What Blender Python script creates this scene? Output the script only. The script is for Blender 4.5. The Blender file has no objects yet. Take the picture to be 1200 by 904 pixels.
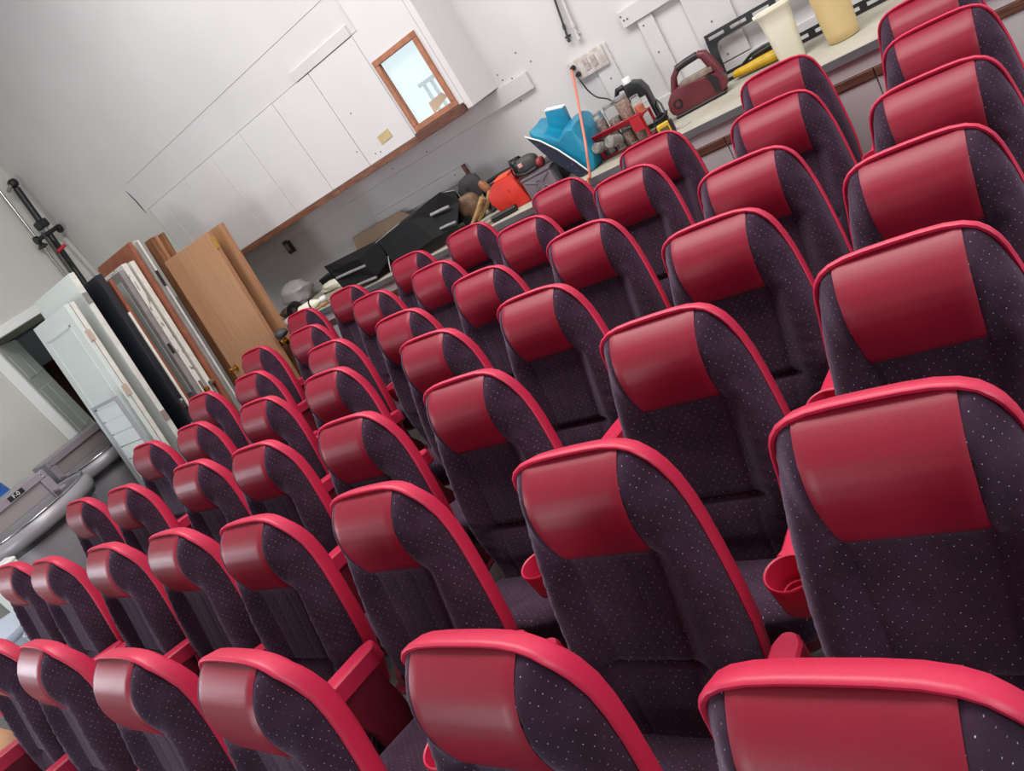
import bpy, bmesh, math, random
from mathutils import Vector, Matrix, Euler
random.seed(7)
SC = bpy.context.scene
COL = SC.collection
PI = math.pi

# ------------------------------------------------------------------ camera
CAM = Vector((0.203, -0.471, 1.703))
YAW, PITCH, ROLL, FPX = -0.747, -0.36, -0.6, 870.0
FW = Vector((math.sin(YAW)*math.cos(PITCH), math.cos(YAW)*math.cos(PITCH), math.sin(PITCH)))
_rt = Vector((math.cos(YAW), -math.sin(YAW), 0)); _up = _rt.cross(FW)
RT = math.cos(ROLL)*_rt + math.sin(ROLL)*_up
UP = -math.sin(ROLL)*_rt + math.cos(ROLL)*_up
cd = bpy.data.cameras.new('camera'); co = bpy.data.objects.new('camera', cd); COL.objects.link(co)
cd.sensor_fit = 'HORIZONTAL'; cd.sensor_width = 36.0; cd.lens = FPX/1200*36.0; cd.clip_start = 0.02
co.matrix_world = Matrix(((RT.x, UP.x, -FW.x, CAM.x), (RT.y, UP.y, -FW.y, CAM.y), (RT.z, UP.z, -FW.z, CAM.z), (0, 0, 0, 1)))
SC.camera = co

def ray(px, py):
    return RT*((px-600)/FPX) - UP*((py-452)/FPX) + FW
def onY(px, py, Y):
    d = ray(px, py); return CAM + d*((Y-CAM.y)/d.y)
def onX(px, py, X):
    d = ray(px, py); return CAM + d*((X-CAM.x)/d.x)
def onZ(px, py, Z):
    d = ray(px, py); return CAM + d*((Z-CAM.z)/d.z)

# ------------------------------------------------------------------ light, world, exposure
SC.view_settings.view_transform = 'Standard'
SC.view_settings.look = 'None'
SC.view_settings.gamma = 1.0
SC.view_settings.use_curve_mapping = False
SC.view_settings.exposure = 0.10
wd = bpy.data.worlds.new('sky'); SC.world = wd; wd.use_nodes = True
wd.node_tree.nodes['Background'].inputs[0].default_value = (0.78, 0.92, 0.97, 1)
wd.node_tree.nodes['Background'].inputs[1].default_value = 1.02

def area(name, loc, rot, sx, sy, energy, color):
    l = bpy.data.lights.new(name, 'AREA'); l.shape = 'RECTANGLE'; l.size = sx; l.size_y = sy
    l.energy = energy; l.color = color
    o = bpy.data.objects.new(name, l); COL.objects.link(o); o.location = loc; o.rotation_euler = rot
    return o
# all outside the picture: light from the ceiling over the hall, the open doorway in the front wall
# (it throws the oak doors' shadow) and the windows in the right and left walls
area('ceiling_light_offscreen', (-1.2, 1.7, 4.72), (0, 0, 0), 6.8, 1.6, 315, (1.0, 0.985, 0.97))
area('doorway_front_offscreen', (-3.3, -4.42, 1.2), (PI/2, 0, 0), 1.4, 2.0, 88, (0.95, 0.97, 1.0))
area('window_right_offscreen', (3.36, -0.6, 2.2), (0, PI/2, 0), 1.6, 2.6, 75, (0.88, 0.94, 1.0))
area('window_left_offscreen', (-7.68, -1.6, 1.9), (0, -PI/2, 0), 1.1, 1.3, 70, (0.84, 0.92, 1.0))

# ------------------------------------------------------------------ helpers
class MB:
    def __init__(s): s.v = []; s.f = []; s.M = Matrix.Identity(4)
    def add(s, vs, fs):
        n = len(s.v)
        s.v += [tuple(s.M @ Vector(p)) for p in vs]
        s.f += [tuple(i+n for i in f) for f in fs]
        return s
    def box(s, x0, x1, y0, y1, z0, z1):
        return s.add([(x0,y0,z0),(x1,y0,z0),(x1,y1,z0),(x0,y1,z0),(x0,y0,z1),(x1,y0,z1),(x1,y1,z1),(x0,y1,z1)],
                     [(0,3,2,1),(4,5,6,7),(0,1,5,4),(1,2,6,5),(2,3,7,6),(3,0,4,7)])
    def loft(s, rings, cap=True, closed=True):
        n = len(rings[0]); vs = [p for r in rings for p in r]; fs = []
        for i in range(len(rings)-1):
            for j in range(n if closed else n-1):
                k = (j+1) % n
                fs.append((i*n+j, i*n+k, (i+1)*n+k, (i+1)*n+j))
        if cap:
            fs.append(tuple(range(n))[::-1]); fs.append(tuple((len(rings)-1)*n+j for j in range(n)))
        return s.add(vs, fs)
    def lathe(s, prof, n=20, c=(0,0,0), axis='z', cap=False):
        rings = []
        for r, h in prof:
            ring = []
            for j in range(n):
                a = 2*PI*j/n
                p = (r*math.cos(a), r*math.sin(a), h)
                if axis == 'y': p = (p[0], p[2], -p[1])
                if axis == 'x': p = (p[2], p[0], p[1])
                ring.append((p[0]+c[0], p[1]+c[1], p[2]+c[2]))
            rings.append(ring)
        return s.loft(rings, cap)
    def tube(s, pts, r, n=8, cap=True):
        pts = [Vector(p) for p in pts]; rings = []; up = Vector((0.13, 0.31, 0.94))
        for i, p in enumerate(pts):
            t = (pts[min(i+1, len(pts)-1)] - pts[max(i-1, 0)]).normalized()
            a = t.cross(up)
            if a.length < 1e-3: a = t.cross(Vector((1, 0, 0)))
            a.normalize(); b = t.cross(a); rr = r[i] if isinstance(r, (list, tuple)) else r
            rings.append([p + rr*(math.cos(2*PI*j/n)*a + math.sin(2*PI*j/n)*b) for j in range(n)])
        return s.loft(rings, cap)
    def prism(s, poly, y0, y1, axis='y'):
        def mk(h):
            o = []
            for a, b in poly:
                o.append((a, h, b) if axis == 'y' else ((h, a, b) if axis == 'x' else (a, b, h)))
            return o
        return s.loft([mk(y0), mk(y1)], True)
    def blob(s, c, r, n=14, m=10, e=1.0, noise=0.0, seed=0, flat=None):
        rings = []; rnd = random.Random(seed)
        ph = [rnd.uniform(0, 6.28) for _ in range(8)]
        sg = lambda x: math.copysign(abs(x)**e, x)
        for i in range(m+1):
            la = -PI/2 + PI*i/m; ring = []
            for j in range(n):
                lo = 2*PI*j/n
                k = 1 + noise*(math.sin(3*lo+ph[0]+2*la)+math.sin(5*lo+ph[1])*math.cos(4*la+ph[2])+math.sin(7*la+ph[3]+2*lo))*max(.05, math.cos(la))
                cl = max(1e-3, math.cos(la))
                z = c[2]+r[2]*sg(math.sin(la))*k
                if flat is not None: z = max(z, flat)
                ring.append((c[0]+r[0]*sg(cl)*sg(math.cos(lo))*k, c[1]+r[1]*sg(cl)*sg(math.sin(lo))*k, z))
            rings.append(ring)
        return s.loft(rings, True)
    def build(s, name, mt, parent=None, smooth=None, bevel=0, seg=1, origin=None):
        bm = bmesh.new()
        vs = [bm.verts.new(p) for p in s.v]
        for f in s.f:
            try: bm.faces.new([vs[i] for i in f])
            except ValueError: pass
        if bevel:
            bmesh.ops.bevel(bm, geom=list(bm.edges), offset=bevel, segments=seg, profile=0.6, affect='EDGES', clamp_overlap=True)
        bmesh.ops.recalc_face_normals(bm, faces=bm.faces)
        me = bpy.data.meshes.new(name)
        bm.to_mesh(me); bm.free()
        if smooth:
            me.shade_smooth(); me.set_sharp_from_angle(angle=math.radians(smooth))
        me.materials.append(mt)
        if getattr(s, 'uv', None) and not bevel:
            ul = me.uv_layers.new(name='UVMap')
            for lp in me.loops: ul.data[lp.index].uv = s.uv[lp.vertex_index]
        o = bpy.data.objects.new(name, me); COL.objects.link(o)
        if parent: o.parent = parent
        return o

def tag(o, label, cat, group=None):
    o['label'] = label; o['category'] = cat
    if group: o['group'] = group
    return o
def struct(o):
    o['kind'] = 'structure'; return o
def thing(name, label, cat, loc=(0,0,0), rot=(0,0,0), group=None):
    o = bpy.data.objects.new(name, None); COL.objects.link(o); o.empty_display_size = 0.1
    o.location = loc; o.rotation_euler = rot
    return tag(o, label, cat, group)
def copy_tree(o, parent=None):
    c = o.copy(); COL.objects.link(c)
    if parent: c.parent = parent
    for ch in list(o.children): copy_tree(ch, c)
    return c
def RZ(a): return Matrix.Rotation(a, 4, 'Z')
def RX(a): return Matrix.Rotation(a, 4, 'X')
def RY(a): return Matrix.Rotation(a, 4, 'Y')
def T(x, y, z): return Matrix.Translation((x, y, z))

# ------------------------------------------------------------------ materials
def lin(c):
    r = []
    for x in c[:3]:
        x /= 255.0; r.append(x/12.92 if x <= 0.04045 else ((x+0.055)/1.055)**2.4)
    return tuple(r)+(1.0,)
MATS = {}
def mat(name, rgb, rough=0.5, metal=0.0, var=0.0, vscale=8.0, bump=0.0, bscale=60.0, stretch=None, rgb2=None, spec=0.5, trans=0.0, alpha=1.0, sheen=0.0, coat=0.0, detail=4.0, lo=0.35, hi=0.65, emit=0.0):
    m = bpy.data.materials.new(name); m.use_nodes = True; nt = m.node_tree; N = nt.nodes; L = nt.links
    b = N['Principled BSDF']; b.inputs['Roughness'].default_value = rough; b.inputs['Metallic'].default_value = metal
    b.inputs['Specular IOR Level'].default_value = spec
    b.inputs['Transmission Weight'].default_value = trans; b.inputs['Alpha'].default_value = alpha
    b.inputs['Sheen Weight'].default_value = sheen; b.inputs['Coat Weight'].default_value = coat
    c = lin(rgb); b.inputs['Base Color'].default_value = c
    if emit: b.inputs['Emission Color'].default_value = c; b.inputs['Emission Strength'].default_value = emit
    tc = N.new('ShaderNodeTexCoord'); src = tc.outputs['Object']
    if stretch:
        mp = N.new('ShaderNodeMapping'); mp.inputs['Scale'].default_value = stretch
        L.new(src, mp.inputs[0]); src = mp.outputs[0]
    if var or rgb2:
        nz = N.new('ShaderNodeTexNoise'); nz.inputs['Scale'].default_value = vscale; nz.inputs['Detail'].default_value = detail
        L.new(src, nz.inputs['Vector'])
        rp = N.new('ShaderNodeValToRGB'); rp.color_ramp.elements[0].position = lo; rp.color_ramp.elements[1].position = hi
        c2 = lin(rgb2) if rgb2 else tuple(x*(1-var) for x in c[:3])+(1,)
        rp.color_ramp.elements[0].color = c2; rp.color_ramp.elements[1].color = c
        L.new(nz.outputs[0], rp.inputs[0]); L.new(rp.outputs[0], b.inputs['Base Color'])
    if bump:
        nb = N.new('ShaderNodeTexNoise'); nb.inputs['Scale'].default_value = bscale; nb.inputs['Detail'].default_value = 3
        L.new(src, nb.inputs['Vector'])
        bp = N.new('ShaderNodeBump'); bp.inputs['Strength'].default_value = bump; bp.inputs['Distance'].default_value = 0.01
        L.new(nb.outputs[0], bp.inputs['Height']); L.new(bp.outputs[0], b.inputs['Normal'])
    MATS[name] = m
    return m

def fabric_material():
    m = mat('dotted_fabric', (56, 36, 48), 0.85, spec=0.12, sheen=0.30)
    nt = m.node_tree; N = nt.nodes; L = nt.links; b = N['Principled BSDF']
    b.inputs['Sheen Roughness'].default_value = 0.45
    b.inputs['Sheen Tint'].default_value = (0.74, 0.60, 0.82, 1)
    tc = N.new('ShaderNodeTexCoord'); cb = tc.outputs['UV']
    mp = N.new('ShaderNodeMapping'); mp.inputs['Rotation'].default_value = (0, 0, math.radians(45)); L.new(cb, mp.inputs[0])
    vo = N.new('ShaderNodeTexVoronoi'); vo.voronoi_dimensions = '2D'; vo.inputs['Randomness'].default_value = 0.12; vo.inputs['Scale'].default_value = 62
    L.new(mp.outputs[0], vo.inputs['Vector'])
    lt = N.new('ShaderNodeMath'); lt.operation = 'LESS_THAN'; lt.inputs[1].default_value = 0.055; L.new(vo.outputs['Distance'], lt.inputs[0])
    sn = N.new('ShaderNodeSeparateColor'); L.new(vo.outputs['Color'], sn.inputs[0])
    dm = N.new('ShaderNodeMath'); dm.operation = 'MULTIPLY'; L.new(lt.outputs[0], dm.inputs[0]); L.new(sn.outputs[0], dm.inputs[1])
    nz = N.new('ShaderNodeTexNoise'); nz.inputs['Scale'].default_value = 14; L.new(tc.outputs['Object'], nz.inputs['Vector'])
    rp = N.new('ShaderNodeValToRGB'); rp.color_ramp.elements[0].position = .3; rp.color_ramp.elements[1].position = .7
    rp.color_ramp.elements[0].color = lin((43, 25, 37)); rp.color_ramp.elements[1].color = lin((55, 35, 50)); L.new(nz.outputs[0], rp.inputs[0])
    mx = N.new('ShaderNodeMix'); mx.data_type = 'RGBA'; mx.inputs['B'].default_value = lin((176, 182, 205))
    L.new(dm.outputs[0], mx.inputs['Factor']); L.new(rp.outputs[0], mx.inputs['A']); L.new(mx.outputs['Result'], b.inputs['Base Color'])
    nb = N.new('ShaderNodeTexNoise'); nb.inputs['Scale'].default_value = 420; L.new(tc.outputs['Object'], nb.inputs['Vector'])
    bp = N.new('ShaderNodeBump'); bp.inputs['Strength'].default_value = 0.25; bp.inputs['Distance'].default_value = 0.002
    L.new(nb.outputs[0], bp.inputs['Height']); L.new(bp.outputs[0], b.inputs['Normal'])
    return m
FABRIC = fabric_material()
PLASTIC = mat('red_plastic', (192, 36, 70), 0.44, bump=0.04, bscale=300, var=0.10, vscale=5)
VINYL = mat('red_vinyl', (130, 20, 42), 0.42, bump=0.06, bscale=420, rgb2=(124, 18, 39), vscale=6, spec=0.38)
STEEL_RED = mat('dark_red_steel', (110, 22, 38), 0.45, var=0.25, vscale=20)
SCREW = mat('screw_steel', (150, 150, 155), 0.35, 0.9)
WALL = mat('white_wall_paint', (203, 200, 200), 0.75, rgb2=(197, 194, 194), vscale=1.3, bump=0.05, bscale=25)
WALLCREAM = mat('cream_wall_paint', (205, 203, 195), 0.8, rgb2=(199, 197, 189), vscale=1.0, bump=0.05, bscale=20)
PANEL = mat('white_panel_board', (208, 205, 205), 0.45, var=0.04, vscale=2)
PLANK = mat('white_painted_plank', (202, 198, 198), 0.6, var=0.06, vscale=5)
CEIL = mat('ceiling_paint', (222, 222, 222), 0.8)
FLOOR = mat('concrete_floor', (104, 99, 96), 0.8, rgb2=(84, 80, 78), vscale=3, bump=0.2, bscale=30)
WOODTRIM = mat('brown_wood_trim', (132, 86, 62), 0.55, rgb2=(96, 58, 42), vscale=9, stretch=(1, 8, 8))
WOODDARK = mat('dark_wood_strip', (106, 66, 50), 0.6, rgb2=(72, 42, 32), vscale=14, stretch=(1, 5, 8))
LEDGETOP = mat('ledge_board', (174, 168, 154), 0.7, rgb2=(156, 150, 136), vscale=5, bump=0.1, bscale=40, detail=8)
LEDGEEDGE = mat('ledge_edge_strip', (104, 104, 106), 0.55, var=0.15, vscale=12)
LEDGEFACE = mat('ledge_face_board', (186, 178, 180), 0.6, var=0.06, vscale=4)
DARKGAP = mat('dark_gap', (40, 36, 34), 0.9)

# ------------------------------------------------------------------ room shell
XL, XR, YF, YB, YBULK, ZC = -7.76, 3.4, -4.5, 4.12, 3.78, 4.8
XEND, ZB = -2.62, 1.545
m = MB(); m.box(XL-.1, XR+.1, YF-.1, YB+.3, -.1, 0); struct(m.build('floor', FLOOR))
m = MB(); m.box(XL-.1, XR+.1, YF-.1, YB+.3, ZC, ZC+.1); struct(m.build('ceiling', CEIL))
m = MB(); m.box(XR, XR+.1, YF, -1.95, 0, ZC); m.box(XR, XR+.1, .75, YB, 0, ZC); m.box(XR, XR+.1, -1.95, .75, 0, 1.35); m.box(XR, XR+.1, -1.95, .75, 3.05, ZC); struct(m.build('wall_right', WALL))
# front wall with the open doorway
m = MB(); m.box(XL, -4.1, YF-.1, YF, 0, ZC); m.box(-2.5, XR, YF-.1, YF, 0, ZC); m.box(-4.1, -2.5, YF-.1, YF, 2.25, ZC)
struct(m.build('wall_front', WALL))
# window pixels -> window rectangle on the bulkhead plane
WX0, WX1, WZ0, WZ1 = -3.075, -2.735, 1.632, 2.075
m = MB()
m.box(XEND, XR, YB, YB+.12, 0, ZC)                      # right part, plain wall
m.box(XL, XEND, YB, YB+.12, 0, ZB)                       # lower recessed wall
wall_back = struct(m.build('wall_back', WALL))
m = MB()                                                 # thick upper wall (bulkhead), opening for the window
y0, y1 = YBULK, YB+.12
HX0 = WX0-.36
m.box(-6.22, HX0, y0, y1, ZB, ZC); m.box(WX1+.02, XEND, y0, y1, ZB, ZC)
m.box(HX0, WX1+.02, y0, y1, ZB, WZ0-.01); m.box(HX0, WX1+.02, y0, y1, WZ1+.12, ZC)
struct(m.build('upper_wall', WALL, wall_back))
m = MB(); m.box(XL, -6.225, YBULK-.004, YB+.12, ZB, ZC); struct(m.build('upper_wall_end', WALLCREAM, wall_back))
# drywall seam of the upper wall: thin boards with a recessed joint
JZ = onY(190, 177, YBULK).z
m = MB(); m.box(-7.75, XEND+.004, YBULK-.005, YBULK-.001, JZ+.0025, ZC-.01); m.build('drywall_board', WALL, wall_back)
m = MB(); m.box(onY(150, 232, YBULK).x, XEND+.004, YBULK-.005, YBULK-.001, 2.318, JZ-.0025); m.build('drywall_board', WALL, wall_back)
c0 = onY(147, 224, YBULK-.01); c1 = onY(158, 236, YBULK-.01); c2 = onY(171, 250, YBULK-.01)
m = MB(); m.tube([c0+Vector((0,.004,0)), (c0+c1)/2+Vector((.006,.004,0)), c1+Vector((.012,.004,0)), (c1+c2)/2+Vector((.006,.004,0)), c2+Vector((0,.004,0))], [.002, .005, .006, .006, .002], 5); m.build('wall_crack', DARKGAP, wall_back)  # torn drywall crack as a dark tube, its inner shade put into the colour
# white panels with joints
seams = [-2.715+.0, WX0-.065] + [onY(*p, YBULK).x for p in ((360,81),(321,121),(281,154),(248,183),(217,210),(190,233))] + [-6.2]
PT = onY(321, 121, YBULK).z
for i in range(1, len(seams)-1):
    a, b = seams[i+1]+.003, seams[i]-.003
    m = MB(); m.box(a, b, YBULK-.022, YBULK-.001, ZB+.035, PT); m.build('panel', PANEL, wall_back, bevel=.002)
# panel around the window: left stile, right stile, top, bottom
a, b = seams[1]+.003, XEND+.012
PF = YBULK-.022
for (x0, x1, z0, z1) in ((a, WX0-.002, ZB+.035, PT), (WX1+.002, -2.66, ZB+.035, 2.9), (WX0-.002, WX1+.002, WZ1+.002, 2.9), (WX0-.002, WX1+.002, ZB+.035, WZ0-.002)):
    m = MB(); m.box(x0, x1, PF, YBULK-.001, z0, z1); m.build('panel', PANEL, wall_back)
m = MB(); m.box(-2.655, XEND+.012, PF-.004, YBULK+.35, ZB, ZC-.01); m.build('corner_board', PANEL, wall_back)
# battens above the panels
m = MB(); m.box(onY(345, 90, YBULK).x, WX0-.07, PF-.006, PF+.02, PT+.004, PT+.075); m.build('batten', PLANK, wall_back, bevel=.002)
# brown wood edge along the underside of the upper wall, in lengths
bx = [-6.2, -5.3, -4.62, -4.03, -3.12]
for i in range(len(bx)-1):
    m = MB(); m.box(bx[i]+.002, bx[i+1]-.002, PF-.012, YBULK+.05, ZB-.012, ZB+.032)
    m.build('wood_edge', WOODTRIM, wall_back, bevel=.002)
# horizontal plank under the bulkhead on the recessed wall
m = MB(); m.box(-5.95, onY(620, 92, YB-.02).x, YB-.028, YB-.001, 1.42, 1.535); m.build('wall_plank', PLANK, wall_back, bevel=.002)
pb = onY(551, 207, YB)
m = MB(); m.box(onY(440, 252, YB).x, pb.x, YB-.028, YB-.001, 1.125, 1.225); m.build('wall_plank', PLANK, wall_back, bevel=.002)
m = MB(); m.box(pb.x+.001, pb.x+.022, YB-.03, YB-.001, 1.123, 1.227); m.build('plank_end', WOODTRIM, wall_back)
# boards right of the sockets
e = onY(725, 15, YB)
m = MB(); m.box(e.x, .4, YB-.035, YB-.001, 1.435, 1.53); m.build('wall_plank', PLANK, wall_back, bevel=.002)
m = MB(); m.box(-1.565, -1.465, YB-.022, YB-.001, .985, 1.433); m.build('wall_plank', PLANK, wall_back, bevel=.002)
m = MB(); m.box(-1.29, -1.05, YB-.02, YB-.001, .985, 1.433); m.build('wall_plank', PLANK, wall_back, bevel=.002)
m = MB(); m.box(-1.93, -1.80, YB-.014, YB-.001, .985, 1.43); m.build('wall_plank', PLANK, wall_back, bevel=.002)
m = MB(); m.box(-6.0, XR-.01, YB-.018, YB-.001, .892, .978); struct(m.build('baseboard_back', PLANK, bevel=.002))

# left wall with a doorway into the next room
DY0, DY1, DZ = 2.50, 3.35, 2.13
m = MB()
m.box(XL-.12, XL, YF, -2.35, 0, ZC); m.box(XL-.12, XL, -0.85, DY0, 0, ZC); m.box(XL-.12, XL, DY1, YB, 0, ZC)
m.box(XL-.12, XL, DY0, DY1, DZ, ZC); m.box(XL-.12, XL, -2.35, -.85, 0, 1.35); m.box(XL-.12, XL, -2.35, -.85, 2.45, ZC)
struct(m.build('wall_left', WALLCREAM))

# window in the upper wall
win = bpy.data.objects.new('window_1', None); COL.objects.link(win); struct(win)
win.location = (WX0, YBULK, WZ0)
def wpart(name, mt, x0, x1, ya, yb, z0, z1, bevel=0):
    m = MB(); m.box(x0-WX0, x1-WX0, ya-YBULK, yb-YBULK, z0-WZ0, z1-WZ0); return m.build(name, mt, win, bevel=bevel)
FR = mat('orange_brown_frame', (168, 112, 82), 0.45, rgb2=(142, 90, 64), vscale=10, stretch=(2, 8, 2))
wpart('frame_rail', FR, WX0-.034, WX1+.034, PF-.02, PF+.02, WZ1-.004, WZ1+.034, .003)
wpart('frame_rail', FR, WX0-.034, WX1+.034, PF-.02, PF+.02, WZ0-.034, WZ0+.004, .003)
wpart('frame_stile', FR, WX0-.034, WX0+.004, PF-.02, PF+.02, WZ0+.004, WZ1-.004, .003)
wpart('frame_stile', FR, WX1-.004, WX1+.034, PF-.02, PF+.02, WZ0+.004, WZ1-.004, .003)
wpart('window_sill', WOODDARK, WX0-.03, WX1+.07, PF-.05, PF+.01, ZB-.01, WZ0-.036, .003)
GLASS = mat('window_glass', (240, 248, 250), 0.05, alpha=0.10, spec=0.5)
wpart('window_pane', GLASS, WX0, WX1, YBULK+.01, YBULK+.014, WZ0, WZ1)

# ------------------------------------------------------------------ storage ledge along the back wall
LX0, LX1, LY, LZ = -5.95, 3.3, 3.30, 0.89
ledge = thing('storage_ledge', 'long built-in white ledge with grey edged top along the back wall', 'ledge', (LX0, LY, 0))
def lpart(name, mt, x0, x1, ya, yb, z0, z1, bevel=0):
    m = MB(); m.box(x0-LX0, x1-LX0, ya-LY, yb-LY, z0, z1); return m.build(name, mt, ledge, bevel=bevel)
lpart('ledge_top', LEDGETOP, LX0, LX1, LY+.012, YB-.002, LZ-.03, LZ)
lpart('edge_strip', LEDGEEDGE, LX0, LX1, LY, LY+.011, LZ-.036, LZ+.001)
lpart('core', LEDGEFACE, LX0, LX1, LY+.03, YB-.002, 0.001, LZ-.031)
lpart('upper_board', LEDGEFACE, LX0, LX1, LY+.014, LY+.03, .785, LZ-.038)
x = LX0
sx = onY(1031, 102, LY).x
k0 = sx - 10*0.72
for i in range(16):
    a, b = max(LX0, k0+i*.72), min(LX1, k0+(i+1)*.72)
    if b <= a: continue
    lpart('wood_strip', WOODDARK, a+.002, b-.002, LY+.008, LY+.03, .74, .782, .002)
    lpart('face_board', LEDGEFACE, a+.003, b-.003, LY+.014, LY+.03, .002, .737)

# ------------------------------------------------------------------ cinema seats
DS, NS = Vector((0, -0.268, -0.9634)), Vector((0, -0.9634, 0.268))
def bk(x, s, n): return Vector((x, 0, 1.0)) + DS*s + NS*n
def interp(tab, t):
    if t <= tab[0][0]: return tab[0][1]
    for (a, b), (c, d) in zip(tab, tab[1:]):
        if t <= c:
            k = (t-a)/(c-a); return b+(d-b)*k
    return tab[-1][1]
OUT = [(0,-.036),(.05,-.0355),(.09,-.033),(.122,-.026),(.145,-.014),(.160,.002),(.170,.02),(.178,.045),(.186,.085),(.194,.13),(.201,.18),(.209,.25),(.217,.33),(.222,.41),(.218,.48),(.208,.54),(.194,.60)]
WTAB = [(s, x) for x, s in OUT]
def wout(s): return interp(WTAB, s)
NLIP = [(-.03, -.006), (0, -.012), (.05, -.034), (.10, -.052), (.2, -.060), (.6, -.060)]
WIN = [(0, .012), (.10, .005), (.6, .005)]
EDROP = [(-.03, .012), (.0, .016), (.07, .055), (.6, .055)]
def ring_outline(inset, n):
    pts = []
    half = []
    for i, (x, s) in enumerate(OUT):
        p = Vector(OUT[max(i-1, 0)]); q = Vector(OUT[min(i+1, len(OUT)-1)])
        if i == 0: p = Vector((-OUT[1][0], OUT[1][1]))
        t = (q-p).normalized(); nn = Vector((t.y, -t.x))      # outward
        half.append((x-nn.x*inset, s-nn.y*inset))
    lip = [interp(NLIP, s) for x, s in OUT]
    right = [bk(x, s, n+l) for (x, s), l in zip(half, lip)]
    left = [bk(-x, s, n+l) for (x, s), l in zip(half[1:], lip[1:])]
    return list(reversed(left)) + right
def smooth(t): t = max(0, min(1, t)); return t*t*(3-2*t)
XS = [(-.03, .118), (0, .117), (.10, .113), (.197, .105), (.465, .088), (.6, .08)]
NHEAD = [(-.034, -.036), (-.028, -.026), (-.022, -.017), (-.012, -.003), (0, .009), (.02, .024), (.045, .036), (.075, .042), (.105, .041), (.135, .034), (.165, .021), (.185, .010), (.197, .000)]
NCEN = [(.197, -.002), (.206, -.009), (.23, -.012), (.33, -.010), (.42, -.006), (.452, -.006), (.463, -.028), (.472, -.010), (.51, .004), (.56, .008), (.60, .0)]
NBOL = [(-.034, -.036), (-.028, -.026), (-.022, -.018), (-.012, -.008), (0, -.001), (.03, .008), (.07, .013), (.12, .015), (.2, .020), (.3, .024), (.42, .022), (.5, .014), (.6, .0)]
def nback(x, s):
    xs = interp(XS, s); ax = abs(x)
    nc = interp(NHEAD, s) if s <= .197 else interp(NCEN, s)
    nb = interp(NBOL, s)
    if s <= .197:
        k = smooth((ax-xs)/.045)
    else:
        k = smooth((ax-xs)/.06)
    n = nc*(1-k)+nb*k
    if s > .19: n -= .005*math.exp(-((ax-xs)/.005)**2)
    else: n -= .003*math.exp(-((ax-xs)/.004)**2)
    n += (.0012*math.sin(s*150+3*math.sin(x*22))+.0009*math.sin(s*230+x*60))*smooth((ax-xs-.01)/.04)
    if .2 < s < .46: n -= .0022*math.exp(-((ax-.036)/.0035)**2)
    wc = wout(s)-interp(WIN, s)
    e = (wc-ax)/.050
    if e < 1: n -= interp(EDROP, s)*(1-max(e, 0))**2.4
    if ax < xs-.002 and s < .195: n -= .004
    return n

seat_proto = {}
def chair_parts():
    P = {}
    # plastic back shell with its rolled rim
    m = MB()
    rings = [ring_outline(.015, -.030), ring_outline(.013, -.006), ring_outline(.010, .001), ring_outline(.005, .003), ring_outline(.001, .0),
             ring_outline(0, -.008), ring_outline(.005, -.040), ring_outline(.020, -.054), ring_outline(.040, -.060), ring_outline(.070, -.064)]
    m.loft(rings, cap=False)
    n = len(rings[0]); m.f.append(tuple((len(rings)-1)*n+j for j in range(n)))
    P['back_shell'] = (m, PLASTIC, 50)
    # fabric cushion as a sculpted grid
    m = MB(); NU, NV = 57, 62; vs = []; fs = []; uv = []
    svals = [-.022 + .028*(i/10) for i in range(10)] + [.006 + (.655-.006)*((i)/(NV-11)) for i in range(NV-10)]
    for s in svals:
        wc = wout(s)-interp(WIN, s); row = []
        for j in range(NU):
            u = -1+2*j/(NU-1); u = math.copysign(abs(u)**.9, u); x = u*wc
            n_ = nback(x, s)
            if j in (0, NU-1): n_ = min(n_, interp(NLIP, s)-.02)
            row.append(bk(x, s, n_))
        acc = [0.0]
        for q in range(1, NU): acc.append(acc[-1]+(row[q]-row[q-1]).length)
        vs += row; uv += [(a_-acc[NU//2], s) for a_ in acc]
    NV = len(svals)
    for i in range(NV-1):
        for j in range(NU-1): fs.append((i*NU+j, i*NU+j+1, (i+1)*NU+j+1, (i+1)*NU+j))
    m.add(vs, fs); m.uv = uv; P['back_cushion'] = (m, FABRIC, 180)
    # vinyl headrest panel laid over the cushion
    m = MB(); vs = []; fs = []; NU = 19
    sv = [-.0235, -.021, -.017, -.011, -.004] + [.006+.189*i/20 for i in range(21)] + [.197]
    for s in sv:
        xs = interp(XS, s)
        row = []
        for j in range(NU):
            u = -1+2*j/(NU-1); x = u*xs
            h = (.0035 if abs(u) < .9 else .002) if abs(u) < .999 and s < .196 else -.002
            row.append(bk(x, s, interp(NHEAD, s)+h))
        vs += row
    for i in range(len(sv)-1):
        for j in range(NU-1): fs.append((i*NU+j, i*NU+j+1, (i+1)*NU+j+1, (i+1)*NU+j))
    m.add(vs, fs); P['headrest_panel'] = (m, VINYL, 70)
    # seat cushion: rounded block
    m = MB(); m.blob((0, -.265, .352), (.208, .150, .062), 36, 14, .38); m.v = [(v[0], v[1], v[2]-(v[1]+.265)*.30) for v in m.v]; m.uv = [(v[0], v[1]-v[2]) for v in m.v]; P['seat_cushion'] = (m, FABRIC, 180)
    m = MB(); m.blob((0, -.262, .284), (.20, .14, .022), 28, 8, .35); m.v = [(v[0], v[1], v[2]-(v[1]+.265)*.30) for v in m.v]; P['seat_pan'] = (m, STEEL_RED, 60)
    # bracket joining back and seat
    m = MB(); m.box(-.19, .19, -.165, -.11, .27, .34); P['hinge_bar'] = (m, STEEL_RED, None)
    return P
CP = chair_parts()
CUPY = .456
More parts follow.
